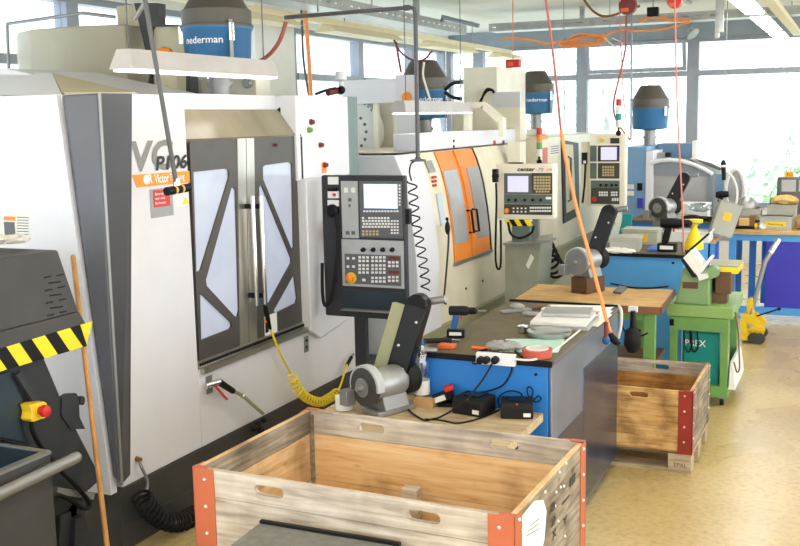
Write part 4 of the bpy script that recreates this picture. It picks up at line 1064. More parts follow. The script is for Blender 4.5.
for px, py, w_ in ((44, 277, 7), (56.5, 275, 7), (48.5, 282.5, 12), (45, 290, 7), (58, 287, 7), (49.5, 295, 12), (46, 302.5, 7), (59, 299.5, 7), (50.5, 307.5, 12), (47, 315, 7), (59.5, 312, 7)):
    vt.prism(yzpoly([(px, py), (px+w_, py-1.6), (px+w_, py-.2), (px, py+1.4)]), 'x', XC_, XC_+.002)
vt.build('vent_slots', 'black', cvr)
MB().prism(yzpoly([(-40, 380), (52, 357), (72, 405), (110, 480), (86, 502), (50, 540), (47, 453), (-40, 425)]), 'x', -3.9, XC_-.05).build('column', 'hood_dark', cvr, bev=.006)
q = P(81, 400.5, x=XC_-.05)
MB().plate(yzpoly([(68.5, 416), (69, 398), (74, 394.5), (83, 394), (85.5, 398), (86.5, 418), (92, 430), (78, 430)]), [[(q.y+.017*math.cos(k*PI/6), q.z+.022*math.sin(k*PI/6)) for k in range(12)]], 'x', XC_-.06, XC_-.04).build('lifting_eye', 'hood_dark', cvr)
MB().prism(yzpoly([(-60, 398), (17, 372), (28, 400), (33, 444), (-60, 422)]), 'x', XC_-.05, XC_-.035).build('slide_plate', 'trough_blue', cvr)
MB().bar(P(17, 373, x=XC_-.02), P(42, 412, x=XC_-.02), .03, .02, (1, 0, 0)).build('edge_angle', 'console_dark', cvr)
esb = MB().prism(yzpoly([(25, 404.5), (29, 403), (39, 401), (42, 402.5), (43, 413), (40.5, 417.5), (28, 421.5), (25.5, 419), (27, 412)]), 'x', XC_-.03, XC_+.03).build('emergency_stop_box', 'estop_yellow', cvr, bev=.004)
q = P(40, 410.5, x=XC_+.03); MB().lathe([(.018, 0), (.018, .015), (.026, .02), (.025, .04), (.002, .046)], (XC_+.03, q.y, q.z), 18, (1, 0, 0)).build('emergency_stop', 'red', esb)
cp = [P(*p, x=XC_+.0) for p in ((31, 420), (33, 432), (42, 448), (60, 470), (75, 485), (88, 500), (89, 507), (82, 508), (70, 500), (58, 495), (46, 498), (40, 492))]
MB().tube(arc(cp, 6), .011, 8).build('cable', 'black', cvr)
pb_ = MB(); 
for k, (px, py) in enumerate(((38, 500), (62, 516), (72, 520))):
    pb_ = MB().prism(yzpoly([(px, py+40), (px+2, py), (px+12, py-4), (px+18, py+36)]), 'x', XC_-.1+.03*k, XC_-.05+.03*k).build('rib', 'hood_dark', cvr)
MB().prism(yzpoly([(36, 487), (90, 500), (90, 560), (30, 575)]), 'x', -3.8, XC_-.08).build('lower_case', 'trough_blue', cvr)
MB().bar(P(54, 490, x=XC_-.04), P(91, 496, x=XC_-.04), .04, .03).build('bright_strip', 'grey_metal', cvr)
MB().box(-3.85, -3.3, 3.2, 3.6, 0, .5).build('foot', 'hood_dark', cvr)
# rag and gloves on top of the hood
rg = MB(); q = P(8, 252, x=-3.4); rg.ball((q.x-.08, q.y-.03, 1.757), .08, 14, (1, 1.1, .4)).ball((q.x-.02, q.y+.06, 1.75), .06, 14, (1, 1.2, .35)); rj = random.Random(2); rg.v = [p+Vector((rj.uniform(-1, 1), rj.uniform(-1, 1), rj.uniform(-.5, 1)))*.012 for p in rg.v]
for p in rg.v: p.z = max(p.z, 1.742)
solo('rag', rg, 'cable_white', 'crumpled pale rag lying on the chip conveyor hood', 'rag')
# chip bin with tubular handle
XBn = -2.95
cb = thing('chip_bin', 'dark steel chip bin with a tubular push handle below the conveyor', 'bin', (-3.3, 2.5, 0))
k0 = P(50, 452, x=XBn); zr = k0.z
MB().plate([(-3.75, 1.2), (XBn, 1.2), (XBn, k0.y), (-3.75, k0.y)], [[(-3.72, 1.23), (XBn-.03, 1.23), (XBn-.03, k0.y-.02), (-3.72, k0.y-.02)]], 'z', .25, zr).build('tub', 'hood_grey', cb)
MB().box(-3.72, XBn-.03, 1.23, k0.y-.02, .25, .3).build('tub_floor', 'trough_blue', cb)
MB().prism([(-3.74, .25), (XBn-.02, .25), (XBn-.02, zr+.004), (-3.74, zr+.004)], 'y', k0.y-.03, k0.y-.02).build('back_lining', 'trough_blue', cb)
MB().bar((XBn-.01, 1.2, zr), (XBn-.01, k0.y, zr), .035, .012).bar((-3.74, k0.y-.01, zr+.004), (XBn, k0.y-.01, zr+.004), .02, .01).build('rim', 'grey_metal', cb)
ha, hb = P(76, 457.5, x=XBn+.05), P(-30, 508, x=XBn+.05)
MB().cyl(ha, hb, .024, n=14).ball(ha, .024, 12).build('push_handle', 'grey_metal', cb)
MB().bar((XBn-.02, k0.y-.08, zr-.05), ha+(hb-ha)*.18, .03, .03).build('handle_bracket', 'hood_grey', cb)
for x in (-3.65, -3.05):
    for y in (1.4, k0.y-.15): MB().lathe([(.09, 0), (.09, .05)], (x, y, .09), 16, (1, 0, 0)).box(x-.005, x+.055, y-.05, y+.05, .1, .25).build('castor', 'black', cb)
# broom handle leaning on the machine
ba, bb = P(73, 257, y=3.9), P(107, 546, x=-3.06)
sh = thing('broom', 'broom with a worn tan wooden stick leaning against the conveyor', 'broom', (bb.x, bb.y, 0))
d_ = (bb-ba).normalized(); e_ = bb+d_*((bb.z-.07)/(-d_.z))
MB().cyl(ba, e_, .0125, n=10).ball(ba, .0125, 8).build('stick', 'tan_pole', sh)
MB().box(e_.x-.05, e_.x+.05, e_.y-.2, e_.y+.2, .05, .1).build('head', 'dark_wood', sh)
MB().box(e_.x-.04, e_.x+.04, e_.y-.19, e_.y+.19, 0.0, .05).build('bristles', 'black', sh)
# ------------------------------------------------------------------ belt grinders
def belt_grinder(label, disc, zb, rz, lean, base_mat, wheel_mat, group='pedestal belt grinders on the benches', slab_=False):
    """disc: where the wheel centre stands; lean: direction of the belt arm in the hall"""
    R_ = Matrix.Rotation(rz, 3, 'Z'); off = R_ @ Vector((-.14, 0, 0))
    loc = (disc.x-off.x, disc.y-off.y, zb+.001); c = disc.z-zb; h = c-.125
    t = thing('belt_grinder', label, 'grinder', loc, rz, group)
    MB().box(-.12, .12, -.075, .075, 0, h).build('base', base_mat, t, local=True, bev=.006)
    MB().prism([(-.08, h), (.08, h), (.055, h+.07), (-.055, h+.07)], 'x', -.08, .08).build('foot', 'grey_metal', t, local=True, bev=.004)
    MB().lathe([(.05, -.105), (.07, -.10), (.08, -.075), (.082, .06), (.07, .09), (.03, .10)], (0, 0, c), 28, (1, 0, 0)).build('motor', 'galvanised', t, local=True, sharp=50)
    w_ = MB().lathe([(.03, -.16), (.098, -.158), (.10, -.15), (.10, -.13), (.09, -.118), (.03, -.105)], (0, 0, c), 32, (1, 0, 0)).build('wheel', wheel_mat, t, local=True)
    MB().lathe([(.05, -.168), (.045, -.158)], (0, 0, c), 22, (1, 0, 0)).lathe([(.016, -.20), (.02, -.165)], (0, 0, c), 12, (1, 0, 0)).build('hub', 'grey_metal', w_, local=True)
    g = MB()
    pr = [(.112*math.cos(k*PI/10-.2), c+.112*math.sin(k*PI/10-.2)) for k in range(12)]+[(.092*math.cos(k*PI/10-.2), c+.092*math.sin(k*PI/10-.2)) for k in range(11, -1, -1)]
    g.prism(pr, 'x', -.155, -.11).build('wheel_guard', 'console_grey', t, local=True)
    MB().box(-.21, -.15, .07, .13, h+.02, h+.10).build('tool_rest', 'grey_metal', t, local=True, bev=.004)
    MB().lathe([(.03, .09), (.08, .092), (.085, .105), (.085, .165), (.075, .17), (.02, .172)], (0, 0, c), 28, (1, 0, 0)).build('drive_wheel', 'rubber', t, local=True)
    L = R_.inverted() @ Vector(lean); ux = R_.inverted() @ Vector((0, 1, 0)); sx = R_.inverted() @ Vector((1, 0, 0))
    p0 = Vector((.075, 0, c-.02))-sx*.015; p1 = p0+L; d = L.normalized()
    MB().bar(p0, p1, .12, .075, ux).cyl(p1-ux*.0375, p1+ux*.0375, .06, n=18).cyl(p0-ux*.0375, p0+ux*.0375, .06, n=18).build('belt_arm', 'black_gloss', t, local=True, bev=.008)
    if slab_: MB().bar(p0-sx*.10, p1-sx*.10, .075, .05, ux).build('belt_cover', 'olive_paint', t, local=True, bev=.004)
    MB().cyl(p1-sx*.02+ux*.05, p1+sx*.13+ux*.05+Vector((0, 0, .03)), .02, n=12).build('idler_roller', 'grey_metal', t, local=True)
    for k in (.2, .5, .8): MB().ball(p0.lerp(p1, k)-ux*.039+sx*(.03-.06*(k == .5)), .008, 8).build('bolt', 'screw', t, local=True)
    return t
g1 = belt_grinder('belt grinder with a dark wheel and black arm on the low timber bench', P(366, 387, y=4.42), ZW, 1.15, (.11, .06, .40), 'grey_metal', 'base_dark', slab_=True)
g2 = belt_grinder('belt grinder with a brown timber foot and grey wheel on the green-legged table', P(577.5, 262, y=7.55), ZG, 1.2, (.12, .05, .38), 'rust_metal', 'grey_metal')
g3 = belt_grinder('belt grinder at the back of the pale blue workbench before the lathe window', P(658.5, 208, y=10.2), ZT, 1.2, (.14, .05, .30), 'grey_metal', 'base_dark')

# ------------------------------------------------------------------ small things on the low timber bench
def charger(label, px, py, w_, d_, h_, rz):
    q = P(px, py, z=ZW); t = thing('battery_charger', label, 'charger', (q.x, q.y, ZW+.001), rz, 'battery chargers on the low bench')
    MB().prism([(-d_/2, 0), (d_/2, 0), (d_/2, h_), (-d_/2+.02, h_), (-d_/2, h_*.75)], 'x', -w_/2, w_/2).build('housing', 'rubber', t, local=True, bev=.005)
    MB().box(-w_*.25, w_*.25, -d_*.2, d_*.35, h_, h_+.006).build('battery_slot', 'black_gloss', t, local=True)
    MB().box(w_*.2, w_*.42, -d_/2-.001, -d_/2+.004, h_*.15, h_*.4).build('rating_label', 'paper', t, local=True)
    MB().ball((0, -d_*.42, h_*.95), .006, 8).build('status_lamp', 'red', t, local=True)
    return t
charger('black battery charger beside the red battery pack on the low timber bench', 474, 412, .17, .15, .085, -.18)
charger('black battery charger nearest the end of the low timber bench', 517, 415, .16, .15, .075, .3)
q = P(461, 396, z=ZW)
bt = thing('battery_pack', 'red and black battery pack leaning against the charger', 'battery', (q.x, 4.745, ZW+.001), .3)
mt = Matrix.Rotation(-.35, 4, 'Y')
MB().box(-.06, .05, -.035, .035, .03, .075, mt).build('housing', 'black', bt, local=True, bev=.006)
MB().box(.015, .062, -.03, .03, .072, .10, mt).build('latch', 'red', bt, local=True, bev=.006)
MB().box(-.05, .01, -.0365, -.035, .04, .068, mt).build('rating_label', 'key_white', bt, local=True)
MB().box(-.05, .05, -.03, .03, 0, .02).build('contact_rail', 'black', bt, local=True)
# bottle
q = P(421, 402, z=ZW)
bo = thing('water_bottle', 'clear plastic water bottle with a white label beside the blue bench front', 'bottle', (q.x+.012, 4.748, ZW+.001))
MB().lathe([(.035, 0), (.042, .01), (.042, .12), (.038, .15), (.042, .18), (.042, .22), (.03, .27), (.015, .3), (.014, .32)], (0, 0, 0), 24).build('body', 'bottle_plastic', bo, local=True, sharp=60)
MB().lathe([(.0425, .05), (.0425, .125)], (0, 0, 0), 24).build('label', 'paper', bo, local=True)
MB().lathe([(.017, .31), (.017, .335), (.001, .336)], (0, 0, 0), 14).build('cap', 'tool_blue', bo, local=True)
q = P(424, 408, z=ZW); solo('cardboard_box', MB().box(q.x-.06, q.x+.05, 4.66, 4.7, ZW+.001, ZW+.05), 'cardboard', 'small piece of brown cardboard in front of the water bottle', 'cardboard')
# small glass and paper roll by the grinder
q = P(347, 412, z=ZW); solo('paper_roll', MB().lathe([(.03, 0), (.045, .002), (.045, .07), (.02, .072)], (-2.36, 4.50, ZW+.001), 20), 'paper', 'short white paper roll in front of the bench grinder', 'roll')
# cords on the bench
q0 = P(405, 402, z=ZW+.03)
pts = [P(*p, z=ZW+.007) for p in ((406, 407), (412, 413), (424, 420), (432, 419), (440, 417))]+[P(454, 409, y=4.50), P(469, 397, y=4.51), P(483, 379, y=4.62), P(492, 364, y=4.735)]
solo('extension_cable', MB().tube(arc(pts, 8), .005, 6), 'rubber', 'dark power cable running from the grinder up to the power strip', 'cord')
pts = [P(*p, z=ZW+.005) for p in ((425, 419), (440, 420), (456, 423), (470, 421), (486, 416), (499, 410))]
solo('charger_cable', MB().tube(arc(pts, 8), .0045, 6), 'black', 'thin black cord lying along the low bench edge to the second charger', 'cord')
pts = [P(*p, y=4.785) for p in ((512, 365), (511, 372), (503, 385), (488, 391), (476, 393), (470, 396))]
solo('charger_cable', MB().tube(arc(pts, 8), .004, 6), 'black', 'black cord curving down the blue bench front to the charger', 'cord')
pts = [P(*p, y=4.78) for p in ((500, 407), (498, 400), (502, 394), (511, 391), (520, 393), (524, 398), (529, 400), (533, 392), (530, 387), (527, 389), (529, 397), (536, 402), (541, 399), (538, 396), (534, 400))]
solo('charger_cable', MB().tube(arc(pts, 7), .0035, 6), 'black', 'tangled black cord looped behind the second charger', 'cord')

# ------------------------------------------------------------------ things on the near blue workbench
Zb = ZT+.001
ps = thing('power_strip', 'white power strip with three plugs on the front edge of the blue workbench', 'power strip', (P(494, 360, y=4.775).x, 4.77, P(494, 366, y=4.775).z))
facebox(MB(), 475.5, 354, 514.5, 365.5, 4.745, -.035, 0).build('housing', 'key_white', ps, bev=.004)
for px in (481.5, 487, 496):
    q = P(px, 359.5, y=4.745); MB().lathe([(.02, 0), (.019, .025), (.008, .03), (.002, .031)], (q.x, 4.743, q.z), 14, (0, -1, 0)).build('plug', 'black', ps)
pts = [P(*p, y=4.74) for p in ((476, 357), (472, 360), (474, 364), (478, 363))]
MB().tube(arc(pts, 6), .004, 6).build('plug_cord', 'black', ps)
pts = [P(*p, z=Zb+.006) for p in ((513, 359), (530, 360), (542, 357), (556, 349), (580, 330), (601, 312))]
solo('power_cable', MB().tube(arc(pts, 8), .006, 6), 'cable_white', 'white cable along the aisle edge of the near blue workbench top', 'cable')
pts = [P(*p, z=Zb+.004) for p in ((478, 352), (488, 349), (502, 348), (513, 350), (522, 357))]
solo('black_cable', MB().tube(arc(pts, 8), .006, 6), 'black', 'black cord arching behind the white power strip', 'cord')
def cordless_drill(name, label, loc, rz, body, accent, s=1.0, lying=False, group='cordless drills'):
    t = thing(name, label, 'drill', loc, rz, group)
    t.scale = (s, s, s); ROOTM[t.name] = ROOTM[t.name] @ Matrix.Scale(s, 4)
    R_ = Matrix.Rotation(PI/2-.12, 4, 'Y') if lying else Matrix.Identity(4)
    zs = .035 if lying else 0
    def L(mb): return mb.xf(Matrix.Translation((0, 0, zs)) @ R_)
    L(MB().lathe([(.022, -.085), (.034, -.08), (.036, .03), (.032, .055), (.024, .065)], (0, 0, .20), 20, (1, 0, 0))).build('housing', body, t, local=True)
    L(MB().lathe([(.024, .065), (.026, .075), (.025, .11), (.012, .125), (.006, .13)], (0, 0, .20), 18, (1, 0, 0))).build('chuck', 'black', t, local=True)
    L(MB().cyl((.125, 0, .20), (.19, 0, .20), .005, n=8)).build('drill_bit', 'grey_metal', t, local=True)
    L(MB().hull2([Vector(p) for p in ((-.05, -.018, .185), (.0, -.018, .185), (.0, .018, .185), (-.05, .018, .185))], [Vector(p) for p in ((-.075, -.016, .06), (-.03, -.016, .06), (-.03, .016, .06), (-.075, .016, .06))])).build('grip', accent, t, local=True, bev=.006)
    L(MB().box(.0, .012, -.008, .008, .14, .165)).build('trigger', 'red', t, local=True)
    L(MB().box(-.10, .03, -.036, .036, .0, .06)).build('battery', 'black', t, local=True, bev=.006)
    L(MB().box(-.08, .01, -.0375, -.036, .02, .045)).build('battery_label', 'key_white', t, local=True)
    return t
q = P(428, 330, z=ZT)
cordless_drill('cordless_drill', 'blue and orange cordless drill standing at the machine edge of the bench', (-1.965, 5.16, Zb), .25, 'rubber', 'tool_blue', .75)
q = P(670, 256, z=ZT)
cordless_drill('cordless_drill', 'black cordless drill standing at the front of the pale blue workbench', (q.x, q.y+.12, Zb+.02), .0, 'black', 'black', 1.25)
def along(p0, p1, z): 
    return P(*p0, z=z), P(*p1, z=z)
# air gun, screwdriver and red box at the corner
a_, b_ = along((420, 343), (460, 340), ZT+.03)
ag = thing('air_gun', 'black air gun with chrome tip lying at the bottle end of the bench', 'air gun', ((a_.x+b_.x)/2, (a_.y+b_.y)/2, Zb))
MB().cyl(a_+Vector((0, .05, .0)), b_+Vector((-.05, 0, -.005)), .014, n=10).build('barrel', 'rubber', ag)
MB().cyl(b_+Vector((-.05, 0, -.005)), b_+Vector((0, 0, -.005)), .011, n=10).build('tip', 'chrome', ag)
MB().bar(a_+Vector((.01, .05, 0)), a_+Vector((-.03, -.01, -.025)), .025, .02).build('grip', 'console_dark', ag, bev=.004)
q = P(447, 348, z=ZT); solo('small_box', MB().box(q.x-.045, q.x+.045, q.y-.03, q.y+.03, Zb, Zb+.022), 'tool_orange', 'small orange-red tray beside the air gun', 'tray', bev=.004)
a_, b_ = along((415, 349), (437, 350), ZT+.016); solo('metal_fitting', MB().cyl(a_, b_, .016, .012, 12).ball(a_, .02, 10), 'galvanised', 'shiny metal fitting at the corner of the bench above the bottle', 'fitting')
a_, b_ = along((472, 347.5), (489, 348.5), ZT+.008)
sd = thing('screwdriver', 'screwdriver with a brown handle beside the plastic bag', 'screwdriver', ((a_.x+b_.x)/2, (a_.y+b_.y)/2, Zb))
MB().cyl(a_, b_, .009, n=10).build('handle', 'tool_orange', sd); MB().cyl(b_, b_+(b_-a_)*.7, .003, n=6).build('shaft', 'grey_metal', sd)
# plastic bag
rnd = random.Random(3); q = P(502, 351, z=ZT); bg_ = MB().ball((q.x, q.y+.03, ZT+.02), .085, 22, (1.1, .75, .32))
bg_.v = [p+Vector((rnd.uniform(-1, 1), rnd.uniform(-1, 1), rnd.uniform(-.5, 1)))*.009 for p in bg_.v]
for p in bg_.v: p.z = max(p.z, Zb)
solo('plastic_bag', bg_, 'grey_box', 'crumpled grey plastic bag behind the white power strip', 'bag')
# mint paper
c_ = [P(*p, z=ZT) for p in ((499, 352), (506, 339.5), (565, 339.5), (558, 353))]
solo('paper_sheet', MB().prism([(p.x, p.y) for p in c_], 'z', Zb, Zb+.003), 'mint_paper', 'pale mint sheet lying under the red tape roll', 'paper')
# tape roll
q = P(537, 357, z=ZT)
tp = thing('tape_roll', 'thick red roll of adhesive tape with a white inner edge on the blue workbench', 'tape', (q.x, q.y, Zb+.003))
MB().lathe([(.055, .0), (.075, 0), (.078, .04), (.058, .04), (.055, 0)], (0, 0, 0), 32).build('tape', 'tape_red', tp, local=True)
MB().lathe([(.051, .002), (.055, .002), (.058, .044), (.052, .044), (.051, .002)], (0, 0, 0), 32).build('core', 'paper', tp, local=True)
# tray of tools and plates
def slab(name, mat, pts, z, h, label, cat, group=None):
    c_ = [P(*p, z=z) for p in pts]
    return solo(name, MB().prism([(p.x, p.y) for p in c_], 'z', z, z+h), mat, label, cat, group, bev=.002)
ty = thing('steel_tray', 'oval steel tray holding a folded grey part on the blue workbench', 'tray', tuple(P(549, 336, z=ZT).xy)+(Zb,))
c0 = P(548, 337, z=ZT)
MB().lathe([(.10, 0), (.115, .004), (.125, .03), (.12, .03), (.11, .006), (.002, .006)], (0, 0, 0), 28).build('tray', 'galvanised', ty, local=True)
cut_ = MB().prism([(-.10, -.02), (-.02, -.01), (.02, .03), (.1, .05), (.12, .02), (.04, -.03), (-.06, -.05)], 'z', .03, .045).build('folded_part', 'grey_box', ty, local=True)
q = P(523, 333, z=ZT); solo('steel_cup', MB().lathe([(.02, 0), (.03, .005), (.034, .04), (.03, .04), (.026, .008), (.001, .008)], (q.x, q.y, Zb), 20), 'chrome', 'small shiny steel cup beside the oval tray', 'cup')
slab('steel_plate', 'grey_box', [(529, 329), (588, 331.5), (599, 320), (541, 318)], Zb, .022, 'lower grey plate of the stack on the blue workbench', 'plate', 'flat grey plates on the blue workbench')
slab('steel_plate', 'shelf_white', [(530, 325), (586, 327), (596, 315.5), (541, 314)], Zb+.023, .02, 'pale middle plate of the stack on the blue workbench', 'plate', 'flat grey plates on the blue workbench')
slab('steel_plate', 'galvanised', [(541, 316.5), (590, 318), (593, 310.5), (546, 309.5)], Zb+.044, .02, 'top plate of the stack on the blue workbench', 'plate', 'flat grey plates on the blue workbench')
slab('steel_plate', 'paper', [(541, 310.5), (602, 313), (605, 307.8), (549, 306.8)], Zb, .015, 'long white plate at the back end of the blue workbench', 'plate', 'flat grey plates on the blue workbench')
for k in range(3):
    slab('paper_sheet', 'paper', [(592+k*2, 326-k*5.5), (598+k*3, 327-k*6), (612+k*1, 315-k*4), (606, 311.5-k*2)], Zb+.002+k*.003, .002, ('white sheet at the aisle edge of the bench, lowest of three', 'white sheet at the aisle edge of the bench, middle of three', 'white sheet at the aisle edge of the bench, uppermost of three')[k], 'paper', 'loose white sheets at the bench edge')
a_, b_ = along((501, 312), (530, 309), ZT+.01)
sc_ = thing('scraper', 'flat grey scraper with a broad head near the machine side of the bench', 'scraper', ((a_.x+b_.x)/2, (a_.y+b_.y)/2, Zb))
MB().bar(a_, b_, .05, .012).build('blade', 'galvanised', sc_); MB().bar(b_, b_+(b_-a_)*.7, .022, .018).build('handle', 'dark_wood', sc_)
MB().ball(a_.lerp(b_, .45)+Vector((0, .06, .015)), .04, 12, (1.2, .8, .6)).build('grip_knob', 'grey_box', sc_)
slab('gauge_bar', 'grey_box', [(522, 315), (540, 317), (542, 314.5), (525, 313)], Zb, .014, 'short grey bar beside the stacked plates', 'bar')

# ------------------------------------------------------------------ on and under the timber-topped green table
q = P(621, 292, z=ZG); slab('whetstone', 'bezel_grey', [(613, 293.5), (621, 294.5), (627, 289), (619, 288)], ZG+.001, .02, 'small dark grey stone on the green-legged table', 'stone')
pts = [P(*p, z=ZG+.008) for p in ((611, 283.5), (618, 285), (632, 287.5), (650, 288), (668, 286.5))]
solo('power_cable', MB().tube(arc(pts, 8), .008, 6), 'black', 'black cable lying along the back of the green-legged table', 'cable')
yh = 7.09
tl = thing('hung_grinder', 'dark hand grinder hanging from a white clip on the green table edge', 'hand tool', tuple(P(633, 350, y=yh)))
facebox(MB(), 629, 306, 638, 311.5, yh+.045, 0, .03).build('clip', 'key_white', tl)
a_, b_ = P(633, 311, y=yh), P(633, 330, y=yh); MB().cyl(a_, b_, .018, .024, 12).build('shank', 'black', tl)
b2_, c2_ = P(633, 328, y=yh), P(632, 352, y=yh)
MB().tube([b2_, b2_.lerp(c2_, .25), b2_.lerp(c2_, .7), c2_], [.03, .058, .06, .03], 16).build('body', 'rubber', tl)
facebox(MB(), 627, 329, 641, 342, yh+.055, 0, .05).build('back_plate', 'black', tl)
pts = [P(*p, y=yh+.03) for p in ((622, 318), (624, 330), (632, 338), (641, 336), (648, 333))]
MB().tube(arc(pts, 6), .006, 6).build('cord', 'black', tl)
# blow guns and white hose at the bench end
pts = [P(*p, y=6.7) for p in ((600, 325), (606, 316), (613, 306.5), (618, 306), (621, 311), (621, 325), (618, 338))]
solo('hanging_hose', MB().tube(arc(pts, 7), .011, 8), 'cable_white', 'white hose arching over the end of the near blue workbench', 'hose')
yb_ = 5.8
bgn = thing('hanging_blow_gun', 'blue blow gun hanging at the end of the near blue workbench', 'air gun', tuple(P(606, 345, y=yb_)))
a_, b_ = P(606, 322, y=yb_), P(606, 337, y=yb_); MB().cyl(a_, b_, .012, n=10).build('barrel', 'dark_red', bgn)
MB().ball(P(606, 340, y=yb_), .024, 14, (1, .6, 1.2)).build('head', 'tool_blue', bgn)

# ------------------------------------------------------------------ things on the pale blue workbench
def bin_(name, mat, label, px, py, w_, d_, h_, rz=0, z=ZT, cat='bin', group=None, lid=False, tag_=None, tilt=None, y=None):
    q = P(px, py, z=z) if y is None else P(px, py, y=y); t = thing(name, label, cat, (q.x, q.y, z+.001), rz, group)
    R_ = tilt or Matrix.Identity(4)
    o = [(-w_/2, -d_/2), (w_/2, -d_/2), (w_/2, d_/2), (-w_/2, d_/2)]
    i = [(x*.92, y*.92) for x, y in o]
    MB().plate(o, [i], 'z', 0, h_).box(-w_*.46, w_*.46, -d_*.46, d_*.46, 0, .008).xf(R_).build('tub', mat, t, local=True)
    MB().plate([(x*1.06, y*1.06) for x, y in o], [i], 'z', h_-.012, h_).xf(R_).build('rim', mat, t, local=True, bev=.002)
    if lid: MB().box(-w_*.53, w_*.53, -d_*.53, d_*.53, h_, h_+.015).xf(R_).build('lid', lid, t, local=True, bev=.003)
    if tag_: MB().box(-w_*tag_[0], w_*tag_[0], -d_/2-.003, -d_/2, h_*tag_[1], h_*tag_[2]).xf(R_).build('label_card', 'estop_yellow', t, local=True)
    return t
GB = 'grey plastic boxes on the benches'
bin_('parts_box', 'plastic_grey', 'grey parts box nearest the front on the pale blue workbench', 626, 247.5, .26, .26, .11, .1, group=GB, y=9.12, lid='plastic_grey')
bin_('parts_box', 'plastic_grey', 'grey parts box with a yellow label behind the front one', 642, 238, .32, .24, .13, 0, group=GB, y=9.62, lid='plastic_grey', tag_=(.22, .2, .8))
bin_('tray', 'shelf_white', 'flat pale tray under the yellow spray bottle', 688, 240.5, .42, .3, .1, 0, group=GB)
rnd = random.Random(9); q = P(622, 249.5, z=ZT); cl_ = MB().ball((q.x, q.y-.02, ZT+.012), .14, 20, (1.15, .5, .2)); cl_.v = [p+Vector((rnd.uniform(-1, 1), rnd.uniform(-1, 1), rnd.uniform(-.3, 1)))*.012 for p in cl_.v]
for p in cl_.v: p.z = max(p.z, Zb)
cl_.xf(Matrix.Translation((0, -.20, 0)))
solo('cleaning_cloth', cl_, 'paper', 'crumpled pale cloth in front of the grey parts box', 'cloth')
c_ = [P(*p, z=ZT) for p in ((646, 251.5), (672, 252.5), (676, 248), (652, 247.5))]
solo('folded_cloth', MB().prism([(p.x, p.y) for p in c_], 'z', Zb, Zb+.018), 'cloth_blue', 'folded blue cloth under the standing black drill', 'cloth')
q = P(694, 239.5, z=ZT+.1)
sp = thing('spray_bottle', 'bright yellow spray bottle on the flat pale tray', 'spray bottle', (q.x, q.y, ZT+.0+.009))
MB().lathe([(.07, 0), (.085, .01), (.08, .06), (.035, .17), (.024, .2), (.03, .215)], (0, 0, 0), 24).build('body', 'yellow', sp, local=True, sharp=60)
MB().lathe([(.03, .215), (.06, .25), (.06, .27), (.0, .275)], (0, 0, 0), 20).box(-.08, .07, -.02, .02, .24, .27).build('funnel_top', 'yellow', sp, local=True)
q = P(609, 236, z=ZT); solo('teal_sheet', MB().prism([(-2.1, ZT+.001), (-1.98, ZT+.001), (-1.96, ZT+.25), (-2.04, ZT+.26)], 'y', 9.82, 9.86), 'teal', 'teal folder standing at the machine side of the pale blue workbench', 'folder')
# on the dark blue bench and side table
Z3 = 1.125
bin_('tray', 'shelf_white', 'pale grey lidded box on the dark blue bench under the lathe window', 693, 208, .34, .26, .14, 0, Z3, y=11.5, group=GB, lid='shelf_white')
bin_('tray', 'shelf_white', 'low white tray at the front of the dark blue bench', 683, 212, .34, .12, .05, 0, Z3, y=11.2, group=GB)
q = Vector((P(698, 212, y=11.25).x, 11.12, Z3))
a_ = q+Vector((-.15, 0, .02)); b_ = q+Vector((.18, .02, .02))
gr = thing('angle_grinder', 'black hand grinder lying at the edge of the dark blue bench', 'hand tool', (q.x, q.y, Z3+.001))
MB().tube([a_, a_.lerp(b_, .3), a_.lerp(b_, .6), b_], [.025, .035, .03, .02], 12).build('body', 'black', gr)
MB().lathe([(.045, 0), (.045, .008)], (b_.x-.02, b_.y, b_.z-.012), 18).build('disc', 'base_dark', gr)
q = P(716, 237, z=.985)
tb_ = bin_('parts_box', 'plastic_grey', 'tall grey box tilted over on the small blue side table, yellow label on it', 715.5, 238, .22, .16, .34, .25, .985, group=GB, tag_=(.18, .45, .7), tilt=Matrix.Translation((.03, 0, .0)) @ Matrix.Rotation(.30, 4, 'Y') @ Matrix.Translation((0, 0, .04)))
rnd = random.Random(4); q = P(716, 203, y=10.85); fm = MB().ball((q.x-.16, 10.9, q.z-.05), .10, 16, (1.3, .8, .4)); fm.v = [p+Vector((rnd.uniform(-1, 1), rnd.uniform(-1, 1), rnd.uniform(-1, 1)))*.012 for p in fm.v]
solo('plastic_bag', fm, 'bottle_plastic', 'clear plastic bag draped over the tilted grey box', 'bag')
ht = thing('impact_driver', 'black impact driver resting on top of the tilted grey box', 'drill', tuple(P(722, 203, y=10.86)))
a_, b_ = P(716, 195, y=10.86), P(729, 194, y=10.86); MB().tube([a_, a_.lerp(b_, .3), b_], [.03, .04, .03], 12).build('housing', 'black', ht)
MB().bar(P(721, 195, y=10.86), P(720, 202, y=10.86), .04, .05).build('grip', 'black', ht)

